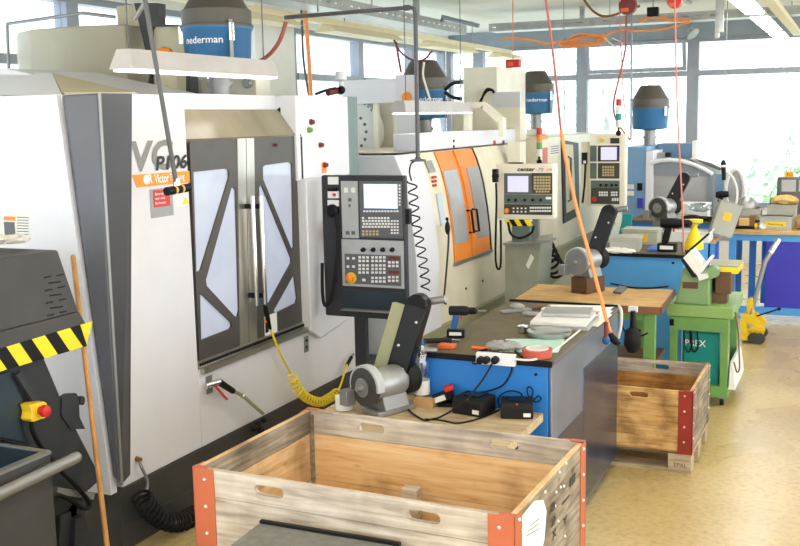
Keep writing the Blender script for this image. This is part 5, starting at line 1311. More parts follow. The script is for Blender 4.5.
# ------------------------------------------------------------------ things on the long far bench
Zf = ZF
def fq(px, py): return P(px, py, z=Zf)
bin_('parts_box', 'plastic_grey', 'grey box with a yellow written label at the front of the long bench', 776, 228.5, .32, .22, .14, 0, Zf, y=11.62, group=GB, tag_=(.32, .25, .62))
q = Vector((P(776, 228.5, y=11.62).x, 11.62, Zf)); text('Messzeug', 'label_lettering', 'text_black', bpy.data.objects[[o.name for o in bpy.data.objects if o.get('label', '').startswith('grey box with a yellow written')][0]], (q.x-.075, q.y-.1145, Zf+.048), (1, 0, 0), (0, 0, 1), .15, .022)
bin_('parts_box', 'plastic_grey', 'larger grey box behind the labelled one on the long bench', 782, 215, .30, .24, .24, 0, Zf, y=11.95, group=GB, tag_=(.05, .3, .5))
bin_('parts_box', 'plastic_grey', 'grey box under the paper dome near the end of the long bench', 748, 219, .28, .26, .2, 0, Zf, y=11.92, group=GB)
q = Vector((P(748, 219, y=11.92).x, 11.92, Zf)); dm = thing('clear_dome', 'shiny clear dome cover on the grey box at the bench end', 'cover', (q.x-.02, q.y, Zf+.202))
MB().lathe([(.12, 0), (.115, .05), (.085, .10), (.03, .125), (.001, .128)], (0, 0, 0), 24).build('dome', 'galvanised', dm, local=True, sharp=60)
# brass and iron clamp in front
q = Vector((P(744, 228, y=11.58).x, 11.58, Zf)); vz = thing('drill_vise', 'small brass-coloured vise with black jaws at the front of the long bench', 'vise', (q.x, q.y, Zf+.001))
vz.scale = (.72, .9, 1.1); ROOTM[vz.name] = ROOTM[vz.name] @ Matrix.Diagonal((.72, .9, 1.1, 1))
MB().box(-.18, .18, -.06, .06, 0, .025).build('base', 'black', vz, local=True, bev=.004)
for x in (-.13, .1): MB().box(x-.02, x+.06, -.05, .05, .025, .13).build('jaw', 'brown_front', vz, local=True, bev=.006)
MB().cyl((-.24, 0, .075), (.26, 0, .075), .012, n=10).build('screw', 'black', vz, local=True)
MB().box(-.07, .1, -.045, .045, .03, .1).build('body', 'skin_tan', vz, local=True, bev=.006)
for x in (-.2, .18): MB().ball((x, -.06, .03), .03, 10).build('knob', 'estop_yellow', vz, local=True)
def lump(name, mat, label, cat, px, py, z, r, k, seed, y):
    rnd = random.Random(seed); q = P(px, py, y=y); mb = MB().ball((q.x, q.y, z+r*k[2]*.8), r, 16, k)
    mb.v = [p+Vector((rnd.uniform(-1, 1), rnd.uniform(-1, 1), rnd.uniform(-.6, 1)))*r*.2 for p in mb.v]
    for p in mb.v: p.z = max(p.z, z+.001)
    return solo(name, mb, mat, label, cat)
lump('work_glove', 'skin_tan', 'crumpled tan leather gloves heaped on the larger grey box', 'glove', 784, 206, Zf+.24, .10, (1.5, .8, .5), 21, 11.95)
lump('rag', 'cable_white', 'pale rag between the vise and the labelled grey box', 'rag', 762.5, 226, Zf, .045, (.9, .8, .8), 22, 11.49)
lump('cardboard_tray', 'cardboard', 'tan packet at the open end of the long bench', 'packet', 804, 221, Zf, .09, (1.0, .8, 1.0), 24, 11.65)
# dark case behind, orange number card
q = P(790, 196, y=12.15)
cs = thing('machine_display', 'dark grey instrument case standing behind the boxes on the long bench', 'instrument', (q.x, 12.16, Zf+.001))
a_ = P(776, 178, y=11.95); b_ = P(806, 199, y=11.95)
MB().box(a_.x, b_.x, 12.12, 12.24, Zf+.001, a_.z).build('case', 'bezel_grey', cs, bev=.02)
MB().box(a_.x+.05, a_.x+.2, 12.115, 12.12, a_.z-.16, a_.z-.03).box(a_.x+.23, b_.x-.03, 12.115, 12.12, a_.z-.16, a_.z-.03).build('display', 'pane_grey', cs)
oc = thing('number_card', 'orange card with the number 30 standing on the instrument case', 'card', tuple(P(789, 178, y=12.15)))
pl_ = MB(); facebox(pl_, 784.5, 171.5, 793.5, 178.3, 12.15, 0, .01); pl_.build('card', 'estop_yellow', oc)
q = P(785.5, 176.5, y=12.138); text('30', 'card_lettering', 'tool_orange', oc, q, (1, 0, 0), (0, 0, 1), .075, .045, 0, bold=.02)
# cable loop and ring hanging over the bench end
q = P(733, 196, y=11.3)
pts = [P(*p, y=11.25) for p in ((727, 172), (733, 178), (737, 190), (736, 203), (730, 210), (724, 212))]
solo('hanging_hose', MB().tube(arc(pts, 8), .012, 8), 'shelf_white', 'loop of white hose hanging beside the lathe end', 'hose')

# ------------------------------------------------------------------ green machine cart with belt sander
ct = thing('machine_cart', 'green steel cart on castors with a teal cabinet on its lower shelf', 'cart', (-1.08, 8.3, 0))
cy0, cy1 = 7.95, 8.70
cx0, cx1, zc = P(667, 312, y=cy0).x, P(733, 312, y=cy0).x, P(700, 306, y=cy0).z; zs_ = P(700, 396, y=cy0).z
MB().box(cx0, cx1, cy0, cy1, zc-.09, zc).build('top', 'green_light', ct, bev=.004)
for x in (cx0+.05, cx1-.06):
    for y in (cy0+.05, cy1-.05): MB().box(x-.028, x+.028, y-.03, y+.03, zs_+.08, zc-.09).build('leg', 'green_paint', ct, bev=.003)
MB().box(cx0+.02, cx1-.03, cy0+.01, cy0+.05, zc-.20, zc-.095).build('front_rail', 'green_paint', ct)
MB().box(cx0, cx1-.02, cy0, cy1, zs_, zs_+.085).build('lower_shelf', 'green_paint', ct, bev=.004)
MB().box(cx0+.12, cx1-.1, cy0+.07, cy1-.1, zs_+.085, .56).build('cabinet', 'teal', ct, bev=.006)
facebox(MB(), 670, 319, 674, 325, cy0+.01, 0, .02).build('bolt', 'black', ct)
q = P(685, 345.5, y=cy0+.068); e_ = P(706, 345.5, y=cy0+.068)
text('PREX', 'cabinet_lettering', 'text_white', ct, q, (1, 0, 0), (0, 0, 1), e_.x-q.x, .05, 0, bold=.012)
for x in (cx0+.06, cx1-.07):
    for y in (cy0+.06, cy1-.06):
        cs_ = MB().lathe([(.02, -.015), (.036, -.014), (.036, .014), (.02, .015)], (x, y, .037), 18, (1, 0, 0)).build('castor', 'rubber', ct)
        MB().box(x-.022, x+.022, y-.03, y+.03, .045, zs_).build('castor_fork', 'grey_metal', cs_)
MB().hull2([Vector((cx1-.02, cy0+.02, .14)), Vector((cx1+.03, cy0+.02, .14)), Vector((cx1+.03, cy1-.05, .14)), Vector((cx1-.02, cy1-.05, .14))],
           [Vector((cx1-.02, cy0+.1, .34)), Vector((cx1+.0, cy0+.1, .34)), Vector((cx1+.0, cy1-.05, .34)), Vector((cx1-.02, cy1-.05, .34))]).build('chute', 'shelf_white', ct)
for k, px in enumerate((684, 690)):
    pts = [P(*p, y=cy0+.05) for p in ((px, 330), (px+1, 345), (px+4, 352), (px+8, 346), (px+7, 330))]
    MB().tube(arc(pts, 5), .006, 6).build('cord', 'black', ct)
bs = thing('belt_sander', 'green bench belt sander with a white belt arm and yellow-edged table on the cart', 'sander', (-1.15, 8.3, zc+.001))
Yb = P(690, 305, z=zc).y
def bxz(pts): return XZ(pts, Yb)
MB().prism([(x, max(z, zc+.003)) for x, z in bxz([(674.5, 304), (680, 283), (682, 270), (686, 266), (690, 266), (693, 275), (702, 277), (709.5, 273), (709, 307)])], 'y', Yb, Yb+.35).build('body', 'green_machine', bs, bev=.012)
lo = min(z for x, z in bxz([(674.5, 304), (709, 307)]))
MB().box(bxz([(674, 304)])[0][0], bxz([(709, 304)])[0][0], Yb+.01, Yb+.34, zc+.001, lo+.03).build('foot', 'green_machine', bs)
facebox(MB(), 682.5, 282, 698, 288.5, Yb, 0, .004).build('name_plate', 'dark_wood', bs)
MB().prism(bxz([(684.5, 257), (692, 249.5), (704, 265), (696.5, 273)]), 'y', Yb-.06, Yb+.16).build('belt', 'paper', bs)
MB().prism(bxz([(696.5, 273), (704, 265), (710, 257), (712, 258.5), (704, 270), (699, 275)]), 'y', Yb-.06, Yb+.16).build('work_stop', 'key_white', bs)
MB().prism(bxz([(683.3, 257), (696, 273.5), (697, 272), (697, 276), (693.5, 276), (682.5, 259)]), 'y', Yb-.07, Yb+.18).build('belt_frame', 'black', bs)
MB().hull2([P(685, 256, y=Yb+.0), P(686, 252, y=Yb), P(708, 233, y=Yb), P(709, 235, y=Yb)], [p+Vector((0, .04, 0)) for p in (P(685, 256, y=Yb+.0), P(686, 252, y=Yb), P(708, 233, y=Yb), P(709, 235, y=Yb))]).build('guide_rail', 'black', bs)
tq = [P(*p, z=P(720, 269, y=Yb).z) for p in ((709, 266), (738, 267), (743.5, 260.5), (712, 259.5))]
zt_ = tq[0].z
MB().prism([(p.x, p.y) for p in tq], 'z', zt_-.003, zt_+.004).build('table', 'olive_paint', bs)
MB().prism([(p.x, p.y) for p in tq], 'z', zt_-.055, zt_-.004).build('table_edge', 'yellow', bs)
MB().prism(bxz([(697, 272), (716, 267), (719, 270), (718, 276), (709, 280), (698, 279)]), 'y', Yb-.02, Yb+.1).build('table_arm', 'green_machine', bs)
MB().prism(bxz([(698, 274), (708, 272.5), (709, 277), (700, 280)]), 'y', Yb-.05, Yb-.02).build('dust_nozzle', 'key_white', bs)
facebox(MB(), 715, 272, 731, 294, Yb+.12, -.2, 0).build('motor', 'rust_metal', bs, bev=.006)
facebox(MB(), 711, 270, 715, 293, Yb+.2, -.1, 0).build('bracket', 'black', bs)
MB().box(-.99, -.88, Yb+.15, Yb+.3, zc+.002, P(720, 294, y=Yb+.12).z+.005).build('motor_foot', 'rust_metal', bs)
pts = [P(735, 312, y=7.94), P(738, 330, y=7.92), P(739, 350, y=7.92), P(739.5, 368, y=7.92), P(737, 372, y=7.92), P(735, 366, y=7.92), P(734, 362, y=7.93)]
solo('extension_cable', MB().tube(arc(pts, 7), .006, 6), 'brown_front', 'brown power cable hanging down beside the green cart', 'cord')

# ------------------------------------------------------------------ yellow trolley jack
jk = thing('trolley_jack', 'yellow trolley jack with a long chrome handle on the floor near the far bench', 'jack', (-.85, 10.45, 0))
yj = 10.35
for y in (yj, yj+.26):
    MB().prism(XZ([(740, 320), (745, 314), (752, 315), (764, 325), (764, 329), (757, 329), (752, 324), (746, 323), (748, 334), (741, 335)], yj), 'y', y-.012, y+.012).build('side_frame', 'jack_yellow', jk)
MB().box(P(746, 330, y=yj).x, P(763, 330, y=yj).x, yj+.06, yj+.2, .07, .12).build('body', 'jack_yellow', jk, bev=.008)
facebox(MB(), 740.5, 336, 760, 341, yj-.03, -.3, 0).build('foot_bar', 'jack_yellow', jk, bev=.004)
facebox(MB(), 752, 327.5, 765, 331, yj-.05, -.06, 0).build('pedal', 'jack_yellow', jk)
MB().prism(XZ([(745, 320), (746.5, 301), (752, 299), (753.5, 318)], yj), 'y', yj+.08, yj+.17).build('lift_arm', 'jack_yellow', jk, bev=.006)
for px, py in ((754, 333), (760, 323)):
    for y in (yj-.03, yj+.29):
        q = P(px, py, y=yj); MB().lathe([(.015, -.015), (.055, -.014), (.055, .014), (.015, .015)], (q.x, y, .056), 18, (0, 1, 0)).build('wheel', 'base_dark', jk)
a_, m_, b_ = P(750, 316, y=yj+.1), P(765, 262, y=yj+.12), P(779, 239.5, y=yj+.2)
MB().tube([a_, a_.lerp(m_, .9), m_, m_.lerp(b_, .12), b_], [.024]*5, 12).build('handle', 'grey_metal', jk)
MB().cyl(m_.lerp(b_, .4), b_, .03, n=12).build('handle_grip', 'chrome', jk)
a_, b_ = P(757, 316, y=yj), P(779, 309, y=yj); MB().cyl(a_, b_, .008, n=8).ball(b_, .018, 10).build('release_lever', 'black', jk)

# ------------------------------------------------------------------ hoses, hanging tools and coils
# yellow coil on the white machine
xh = F1+.05
p1 = [P(*p, x=xh) for p in ((268, 321), (271, 330), (277, 346), (284, 361), (291, 373))]
p2 = [P(*p, x=xh+.05) for p in ((292, 376), (296, 386), (302, 394), (311, 400), (321, 402), (331, 397), (338, 391.5))]
p3 = [P(*p, x=xh) for p in ((338, 391), (341, 384), (344, 374), (347, 364))]
yc_ = thing('air_hose', 'yellow spiral air hose hanging in a loop from the dark door of the white machine', 'hose', tuple(P(271, 330, x=xh)))
MB().tube(arc(p1, 6), .008, 7).build('lead', 'hose_yellow', yc_)
MB().tube(coil(arc(p2, 8), .029, 19, 12), .0075, 7).build('spiral', 'hose_yellow', yc_)
MB().tube(arc(p3, 6), .008, 7).build('lead', 'hose_yellow', yc_)
MB().cyl(P(347, 365, x=xh), P(351.5, 357, x=xh), .014, n=10).build('end_fitting', 'black', yc_)
MB().cyl(P(351, 358, x=xh-.02), P(353.5, 354, x=xh-.04), .009, n=8).build('coupling', 'grey_metal', yc_)
MB().tube([P(265, 305, x=xh), P(266.5, 313, x=xh), P(270.5, 329, x=xh)], [.014, .018, .009], 10).build('nozzle', 'black', yc_)
# red-handled ball valve with black hose
vx = F1+.024
vv = thing('ball_valve', 'ball valve with a red lever and a short black hose on the white machine', 'valve', tuple(P(214, 386, x=vx)))
MB().cyl(P(206, 386, x=vx), P(220, 382, x=vx+.04), .02, n=12).build('body', 'chrome', vv)
MB().bar(P(215, 386, x=vx+.05), P(227, 399.5, x=vx+.06), .018, .008).build('lever', 'red', vv)
MB().tube([P(219, 382, x=vx+.04), P(233, 391, x=vx+.04)], [.022, .019], 12).build('sleeve', 'black', vv)
MB().tube(arc([P(233, 391, x=vx+.04), P(243, 396, x=vx+.05), P(252, 404, x=vx+.06), P(263, 413.5, x=vx+.06)], 6), .012, 8).build('hose', 'olive_paint', vv)
MB().ball(P(243, 396, x=vx+.05), .018, 10).build('coupling', 'chrome', vv)
# black coil hose at the base
xs = F1+.05
bc = thing('coiled_hose', 'black coiled hose drooping from the base of the white machine', 'hose', tuple(P(141, 459, x=xs)))
MB().tube(arc([P(139, 459, x=F1), P(141, 466, x=xs), P(147, 480, x=xs), P(146, 490, x=xs), P(139.5, 499, x=xs)], 6), .009, 7).build('lead', 'grey_metal', bc)
MB().cyl(P(136, 458.5, x=F1), P(141, 460, x=F1+.03), .014, n=8).build('elbow', 'brown_front', bc)
pc = [P(*p, x=xs+.08) for p in ((141, 497), (148, 507), (156, 515), (168, 521), (182, 521), (196, 515), (205, 510))]
MB().tube(coil(arc(pc, 8), .05, 17, 12), .010, 7).build('spiral', 'rubber', bc)
# dark fitting on the base edge
q = P(258, 424, x=F1+.05); mbx = MB()
for dx, dy in ((0, 0), (6, -4), (-3, 4), (3, 6)): mbx.ball(P(258+dx, 424+dy, x=F1+.05), .03, 10, (.7, 1.3, .7))
solo('hose_coupling', mbx, 'black', 'black hose coupling resting on the dark machine base edge', 'coupling')
# air lance hanging before the lettered panel
a_, b_ = P(177, 188, x=-3.2), P(145, 0, x=-3.2); top = b_+(b_-a_)*((ZC-.0-b_.z)/(b_.z-a_.z))
ln_ = thing('air_lance', 'grey air lance with a black T-handle hanging before the lettered white panel', 'air lance', (a_.x, a_.y, a_.z-.03))
MB().cyl(a_, top, .012, n=10).build('rod', 'bezel_grey', ln_)
c0, c1_ = P(166.5, 191.5, x=-3.19), P(188.5, 187.5, x=-3.19)
MB().cyl(c0, c1_, .022, n=12).build('handle', 'black', ln_)
MB().cyl(a_+Vector((0, 0, -.02)), a_+Vector((0, 0, .05)), .018, n=10).build('coupling', 'chrome', ln_)
for t_ in (.35, .65): MB().lathe([(.0235, -.008), (.0235, .008)], c0.lerp(c1_, t_), 12, (c1_-c0)).build('ring', 'skin_tan', ln_)
b2_ = P(134, 20, x=-3.3); solo('hanger_strap', MB().cyl(P(146, 1, x=-3.24), b2_, .012, n=8), 'grey_metal', 'short diagonal strap beside the hanging air lance', 'strap')
# compressed-air drop pipe
yp = 7.0
pp_ = thing('air_pipe', 'dark steel compressed-air pipe dropping from the ceiling to the console cord', 'pipe', tuple(P(417, 161, y=yp)))
l0, l1, l2_ = P(285, 17.5, y=yp), P(410, 7.5, y=yp), P(415.3, 12, y=yp)
end = P(417, 160, y=yp)
MB().tube([l0, l1, (l2_.x-.01, yp, l1.z-.01), (l2_.x, yp, l2_.z-.02), (l2_.x, yp, end.z)], .016, 10).build('pipe', 'bezel_grey', pp_)
MB().cyl(P(404, 8, y=yp), P(409, 7.6, y=yp), .022, n=10).build('union', 'bezel_grey', pp_)
MB().lathe([(.02, .03), (.022, .02), (.06, .012), (.06, 0)], (l2_.x, yp, end.z-.01), 16).build('flange', 'bezel_grey', pp_)
for px in (318, 372):
    q = P(px, 12, y=yp); MB().cyl((q.x, yp, q.z), (q.x, yp, ZC), .008, n=6).build('hanger', 'grey_metal', pp_)
pts = arc([P(*p, y=yp-.02) for p in ((415, 161), (411, 164), (409.5, 172), (411.5, 181))], 6)
pz = [P(*p, y=yp-.02) for p in ((412, 181), (415, 215), (421, 250), (425, 278), (425.5, 291))]
sp_ = thing('spiral_cord', 'thin black spiral cord hanging from the pipe flange beside the console', 'cord', tuple(pz[-1]))
MB().tube(pts, .006, 6).build('lead', 'rubber', sp_)
MB().tube(coil(arc(pz, 8), .034, 10.5, 14), .006, 6).build('spiral', 'rubber', sp_)
# air line on the cream machine
pts = [P(*p, x=F2+.06) for p in ((447, 218), (448.5, 232), (448, 250), (446, 275), (444, 300), (446, 304))]
al = thing('air_hose', 'thin dark air hose with a black gun hanging on the orange-door machine', 'hose', tuple(pts[0]))
MB().tube(arc(pts, 6), .009, 7).build('hose', 'console_dark', al)
MB().ball(P(447.5, 228, x=F2+.07), .032, 12, (.7, .8, 1.8)).ball(P(447, 219, x=F2+.07), .015, 8).build('gun', 'black', al)
# orange hose hanging from the ceiling to the bench end
def vert(label, pts_px, y, r, mat, name='hanging_hose', cat='hose', group=None, x=None, tocl=True):
    pts_ = [P(*p, y=y) if x is None else P(*p, x=x) for p in pts_px]
    if tocl: 
        d_ = pts_[0]-pts_[1]; pts_ = [pts_[0]+d_*((ZC-.0-pts_[0].z)/d_.z)]+pts_ if pts_[0].z < ZC-.02 else pts_
    return solo(name, MB().tube(arc(pts_, 6), r, 8), mat, label, cat, group)
oh = thing('hanging_hose', 'long red and orange hose hanging from the ceiling to the near bench end', 'hose', tuple(P(610, 345, y=5.85)))
pts = [P(*p, y=5.85) for p in ((546, 0), (552, 45), (557, 90), (561, 132))]; d_ = pts[0]-pts[1]; pts = [pts[0]+d_*((ZC-pts[0].z)/d_.z)]+pts
MB().tube(arc(pts, 6), .0075, 8).build('upper_hose', 'hose_red', oh)
pts = [P(*p, y=5.85) for p in ((561, 130), (567, 165), (577, 210), (588, 250), (600, 295), (608, 325), (613, 340))]
MB().tube(arc(pts, 6), .0115, 8).build('lower_hose', 'hose_orange', oh)
MB().tube([P(610, 333, y=5.85), P(613, 339, y=5.85), P(618.5, 344, y=5.83)], [.014, .024, .016], 12).build('nozzle', 'black', oh)
vert('pink rope hanging from the ceiling to the pale blue workbench', ((675, 6), (677, 100), (682, 200), (684, 252)), 8.87, .007, 'rope_pink', 'hanging_rope', 'rope')
a_ = P(723, 160, y=10.6)
vert('thin cord holding the black screwdriver over the side table', ((727, 20), (725, 90), (723.5, 160)), 10.6, .004, 'grey_metal', 'hanging_string', 'cord')
hsd = thing('hanging_screwdriver', 'black hanging power screwdriver over the small side table', 'screwdriver', tuple(P(723.5, 193, y=10.6)))
a_, m_, b_ = P(723.5, 160, y=10.6), P(723.5, 166, y=10.6), P(724, 180, y=10.6)
MB().tube([a_, a_.lerp(m_, .5), m_, b_], [.012, .026, .024, .02], 12).build('body', 'black', hsd)
MB().cyl(m_+Vector((0, 0, -.01)), m_+Vector((0, 0, .01)), .03, n=12).build('ring', 'paper', hsd)
MB().cyl(b_, P(724, 190, y=10.6), .007, n=8).build('bit', 'grey_metal', hsd)
vert('brown hose curving down from the hose bundle to the green-panel console', ((626, 30), (625.5, 48), (621, 70), (614, 100), (614.5, 115), (621, 128), (630, 140)), 11.2, .011, 'hose_red', 'air_hose', 'hose')
vert('thin grey rod hanging beside the free-standing mist filter', ((631.5, 40), (631, 140)), 12.4, .012, 'zinc_grey', 'hanging_rod', 'rod')
vert('thin wire hanging before the tilted window', ((610, 42), (610.5, 120)), 12.5, .005, 'zinc_grey', 'hanging_wire', 'wire')
vert('thin pink cord hanging from the orange hose bundle', ((621, 45), (623, 90), (626, 120)), 11.6, .006, 'rope_pink', 'hanging_string', 'cord')
vert('thin grey wire hanging before the narrow window pane', ((564, 45), (564.5, 128)), 12.2, .006, 'zinc_grey', 'hanging_wire', 'wire')
vert('orange conduit rising beside the window post', ((306, 22), (309, 60), (311, 97)), 9.0, .022, 'hose_orange', 'orange_conduit', 'conduit')
vert('thin grey conduit beside the orange conduit', ((302, 26), (303.5, 60), (309, 97)), 9.02, .013, 'bezel_grey', 'grey_conduit', 'conduit')
pts = [P(*p, y=6.0) for p in ((286, 22), (280, 40), (270, 54), (258, 62), (253, 62.5))]
solo('filter_hose', MB().tube(arc(pts, 7), .014, 8), 'hose_red', 'red-brown hose looping from the lamp row to the large mist filter', 'hose')
pts = [P(*p, y=9.0) for p in ((394, 40), (399, 50), (408, 58), (418, 61), (426, 58), (432, 51))]
solo('hanging_cable', MB().tube(arc(pts, 7), .010, 7), 'dark_red', 'red cable loop slung under the lamp row', 'cable')
pts = [P(*p, y=9.05) for p in ((396, 42), (398, 55), (401, 72))]
solo('hanging_cable', MB().tube(arc(pts, 7), .012, 7), 'dark_red', 'red cable dropping beside the tan filter cone', 'cable')
pts = [P(*p, y=8.6) for p in ((424, 62), (423, 75), (427, 90), (431, 103)) ]
solo('lamp_cable', MB().tube(arc(pts, 7), .010, 7), 'cable_white', 'pale cable running down the tan filter cone to the luminaire', 'cable')
for k, pz_ in enumerate((((445, 90), (452, 84), (462, 82)), ((445, 92), (452, 97), (462, 99)))):
    pts = [P(*p, y=9.7) for p in pz_]
    solo('black_cable', MB().tube(arc(pts, 7), .018, 7), 'rubber', ('black cable bending upward beside the cream column', 'black cable bending downward beside the cream column')[k], 'cable')
# gauge and regulator on the white machine's far corner
rg_ = thing('air_regulator', 'clear-bowled air regulator with black and red hoses on top of the white machine', 'regulator', tuple(P(341, 97, x=F1-.1)))
xr = F1-.1
MB().cyl(P(341, 95, x=xr), P(341, 82, x=xr), .022, n=12).build('stem', 'shelf_white', rg_)
MB().cyl(P(341, 80, x=xr), P(341, 72, x=xr), .045, n=16).build('bowl', 'pvc_clear', rg_)
MB().ball(P(341.5, 90, x=xr+.03), .03, 12).build('knob', 'black', rg_)
MB().tube(arc([P(316, 94, x=xr), P(324, 91, x=xr), P(334, 88.5, x=xr), P(340, 89, x=xr)], 6), .011, 7).build('hose', 'black', rg_)
MB().tube([P(328, 93, x=xr), P(338, 91, x=xr)], .022, 8).build('coupling', 'dark_red', rg_)
# corrugated hose and lamp parts on third machine
pc = [P(*p, x=-2.85) for p in ((545, 248), (549, 256), (553, 264), (557, 270))]
solo('corrugated_hose', MB().tube(coil(arc(pc, 6), .09, 4.5, 14), .015, 8), 'rubber', 'black corrugated hose loops beside the console pedestal', 'hose')

# ------------------------------------------------------------------ under the ceiling
M('lamp_grey', (196, 192, 190), .5)
def luminaire(label, p0, p1, w0=.2, h=.085, wires=(), group='long fluorescent luminaires', lit=True, body='shelf_white', wtop=.09, tube='tube_light'):
    p0, p1 = Vector(p0), Vector(p1); d = p1-p0; L_ = d.length; rz = math.atan2(d.y, d.x)
    t = thing('pendant_light', label, 'lamp', tuple((p0+p1)/2), rz, group)
    lo = [(-w0/2, 0), (w0/2, 0), (wtop/2, h), (-wtop/2, h)]
    A = [Vector((-L_/2+(.03 if z > 0 else 0), y, z)) for y, z in lo]; B = [Vector((L_/2-(.03 if z > 0 else 0), y, z)) for y, z in lo]
    MB().hull2(A, B).build('reflector', body, t, local=True)
    if lit: MB().box(-L_/2+.02, L_/2-.02, -w0*.42, w0*.42, -.012, -.001).build('diffuser', tube, t, local=True)
    for k in wires: MB().cyl((k*L_, 0, h), (k*L_, 0, ZC-t.location.z), .004, n=6).build('suspension_wire', 'bezel_grey', t, local=True)
    return t
xl = -3.42
a_, b_ = P(113, 70, x=xl), P(272, 76, x=xl); z_ = (a_.z+b_.z)/2
luminaire('low-hung white luminaire in front of the large near mist filter', (xl, a_.y+.06, z_), (xl, b_.y-.02, z_), .15, .10, (-.45, .45), body='lamp_grey', tube='tube_dim')
a_, b_ = P(398, 112, x=-3.5), P(467, 113, x=-3.5); z_ = (a_.z+b_.z)/2
luminaire('low-hung white luminaire in front of the tan filter cone', (a_.x, a_.y, z_), (b_.x, b_.y, z_), .14, .10, (-.4, .4), body='lamp_grey', tube='tube_dim')
# lamp row over the machines
M('lamp_beige', (226, 212, 172), .5, var=.03)
xr, zr_ = -5.1, 3.17
spans = [((20, 2), (107, 4)), ((215, 14), (293, 25)), ((325, 30), (396, 42)), ((426, 46), (472, 52)), ((495, 55), (530, 58))]
names = ('lamp of the ceiling row, mostly above the picture edge over the tall beige cover', 'lamp of the ceiling row beside the large near mist filter', 'lamp of the ceiling row over the disc-shaped tool changer', 'lamp of the ceiling row over the tan filter cone', 'lamp of the ceiling row over the tall cream column')
for (s0, s1), nm in zip(spans, names):
    y0_ = P(*s0, x=xr).y; y1_ = P(*s1, x=xr).y
    luminaire(nm.replace('mostly above the picture edge over', 'nearest one, over'), (xr, y0_, zr_), (xr, y1_-.04, zr_), .26, .07, (), 'lamps of the ceiling row', False, 'lamp_beige', .1)
rail = MB().box(xr-.05, xr+.05, -3, 15.7, zr_+.073, zr_+.13)
rl = thing('lamp_rail', 'long beige lamp rail carrying the ceiling row over the machines', 'rail', (xr, 6, zr_+.072))
rail.build('rail', 'lamp_beige', rl)
for y_ in (-2, 2, 6, 10, 14): MB().cyl((xr, y_, zr_+.13), (xr, y_, ZC), .008, n=6).build('hanger', 'grey_metal', rl)
# lit lamp row over the aisle; the ones by the viewer added for fill
xa_ = -.98
spans = [(5.2, 6.7), (7.0, 8.6), (9.0, 10.85), (11.25, 13.3), (13.6, 15.2), (-2, -.4), (0, 1.6), (2.2, 3.8)]
aw = ('lit fluorescent lamp over the aisle, nearest in view', 'lit fluorescent lamp over the aisle, before the brightest one', 'bright lit fluorescent lamp at the ceiling edge of the aisle row', 'lit fluorescent lamp over the aisle just before the far window', 'lit fluorescent lamp of the aisle row closest to the far window', 'added unseen fill lamp extending the aisle row far behind the viewer', 'added unseen fill lamp extending the aisle row behind the viewer', 'added unseen fill lamp extending the aisle row above the viewer')
zl_ = 3.22
for (y0_, y1_), nm in zip(spans, aw):
    luminaire(nm, (xa_, y0_, zl_), (xa_, y1_, zl_), .2, .06, (), 'lit lamps over the aisle', True, 'shelf_white', .1)
rl2 = thing('lamp_rail', 'white lamp rail carrying the lit row over the aisle', 'rail', (xa_+.16, 6, zl_+.08))
MB().box(xa_+.1, xa_+.2, -3, 15.4, zl_+.07, zl_+.13).build('rail', 'lamp_beige', rl2)
for y_ in (-2, 2, 6, 10, 14): MB().cyl((xa_+.15, y_, zl_+.13), (xa_+.15, y_, ZC), .008, n=6).build('hanger', 'grey_metal', rl2)
# unseen second row farther over the hall, added as fill light
for k in range(4): luminaire('added unseen fill lamp of the outer row in bay %s' % ('one', 'two', 'three', 'four')[k], (2.2, -1+k*4.2, zl_), (2.2, 1+k*4.2, zl_), .2, .06, (), 'added fill lamps of the outer row')
# cable trays
def tray(label, p0, p1, w_, h_, hang, mat='galvanised'):
    p0, p1 = Vector(p0), Vector(p1); d = (p1-p0); L_ = d.length; rz = math.atan2(d.y, d.x)
    t = thing('cable_tray', label, 'cable tray', tuple((p0+p1)/2), rz, 'steel cable trays')
    MB().box(-L_/2, L_/2, -w_/2, w_/2, 0, .006).build('tray_floor', mat, t, local=True)
    sl = int(L_/.16)
    for s_ in (-1, 1):
        holes = [[(-L_/2+.05+k*.16, h_*.5-.008), (-L_/2+.12+k*.16, h_*.5-.008), (-L_/2+.12+k*.16, h_*.5+.008), (-L_/2+.05+k*.16, h_*.5+.008)] for k in range(sl)]
        MB().plate([(-L_/2, 0), (L_/2, 0), (L_/2, h_), (-L_/2, h_)], holes, 'y', s_*w_/2-.004, s_*w_/2+.004).build('tray_side', mat, t, local=True)
    for k in hang:
        MB().box(k*L_-.025, k*L_+.025, -.03, .03, h_*.2, ZC-t.location.z).build('hanger', mat, t, local=True)
    return t
q0, q1 = P(240, 2, x=-4.6), P(466, 34, x=-4.6)
tray('steel cable tray running along the machine row under the ceiling', (-4.6, 4.0, 3.27), (-4.6, 12.0, 3.27), .3, .11, (-.3, .08, .35))
tray('steel cable tray crossing the hall in front of the far windows', (-4.45, 13.0, 3.36), (5.5, 13.0, 3.36), .3, .1, (-.38, -.15, .02, .2))
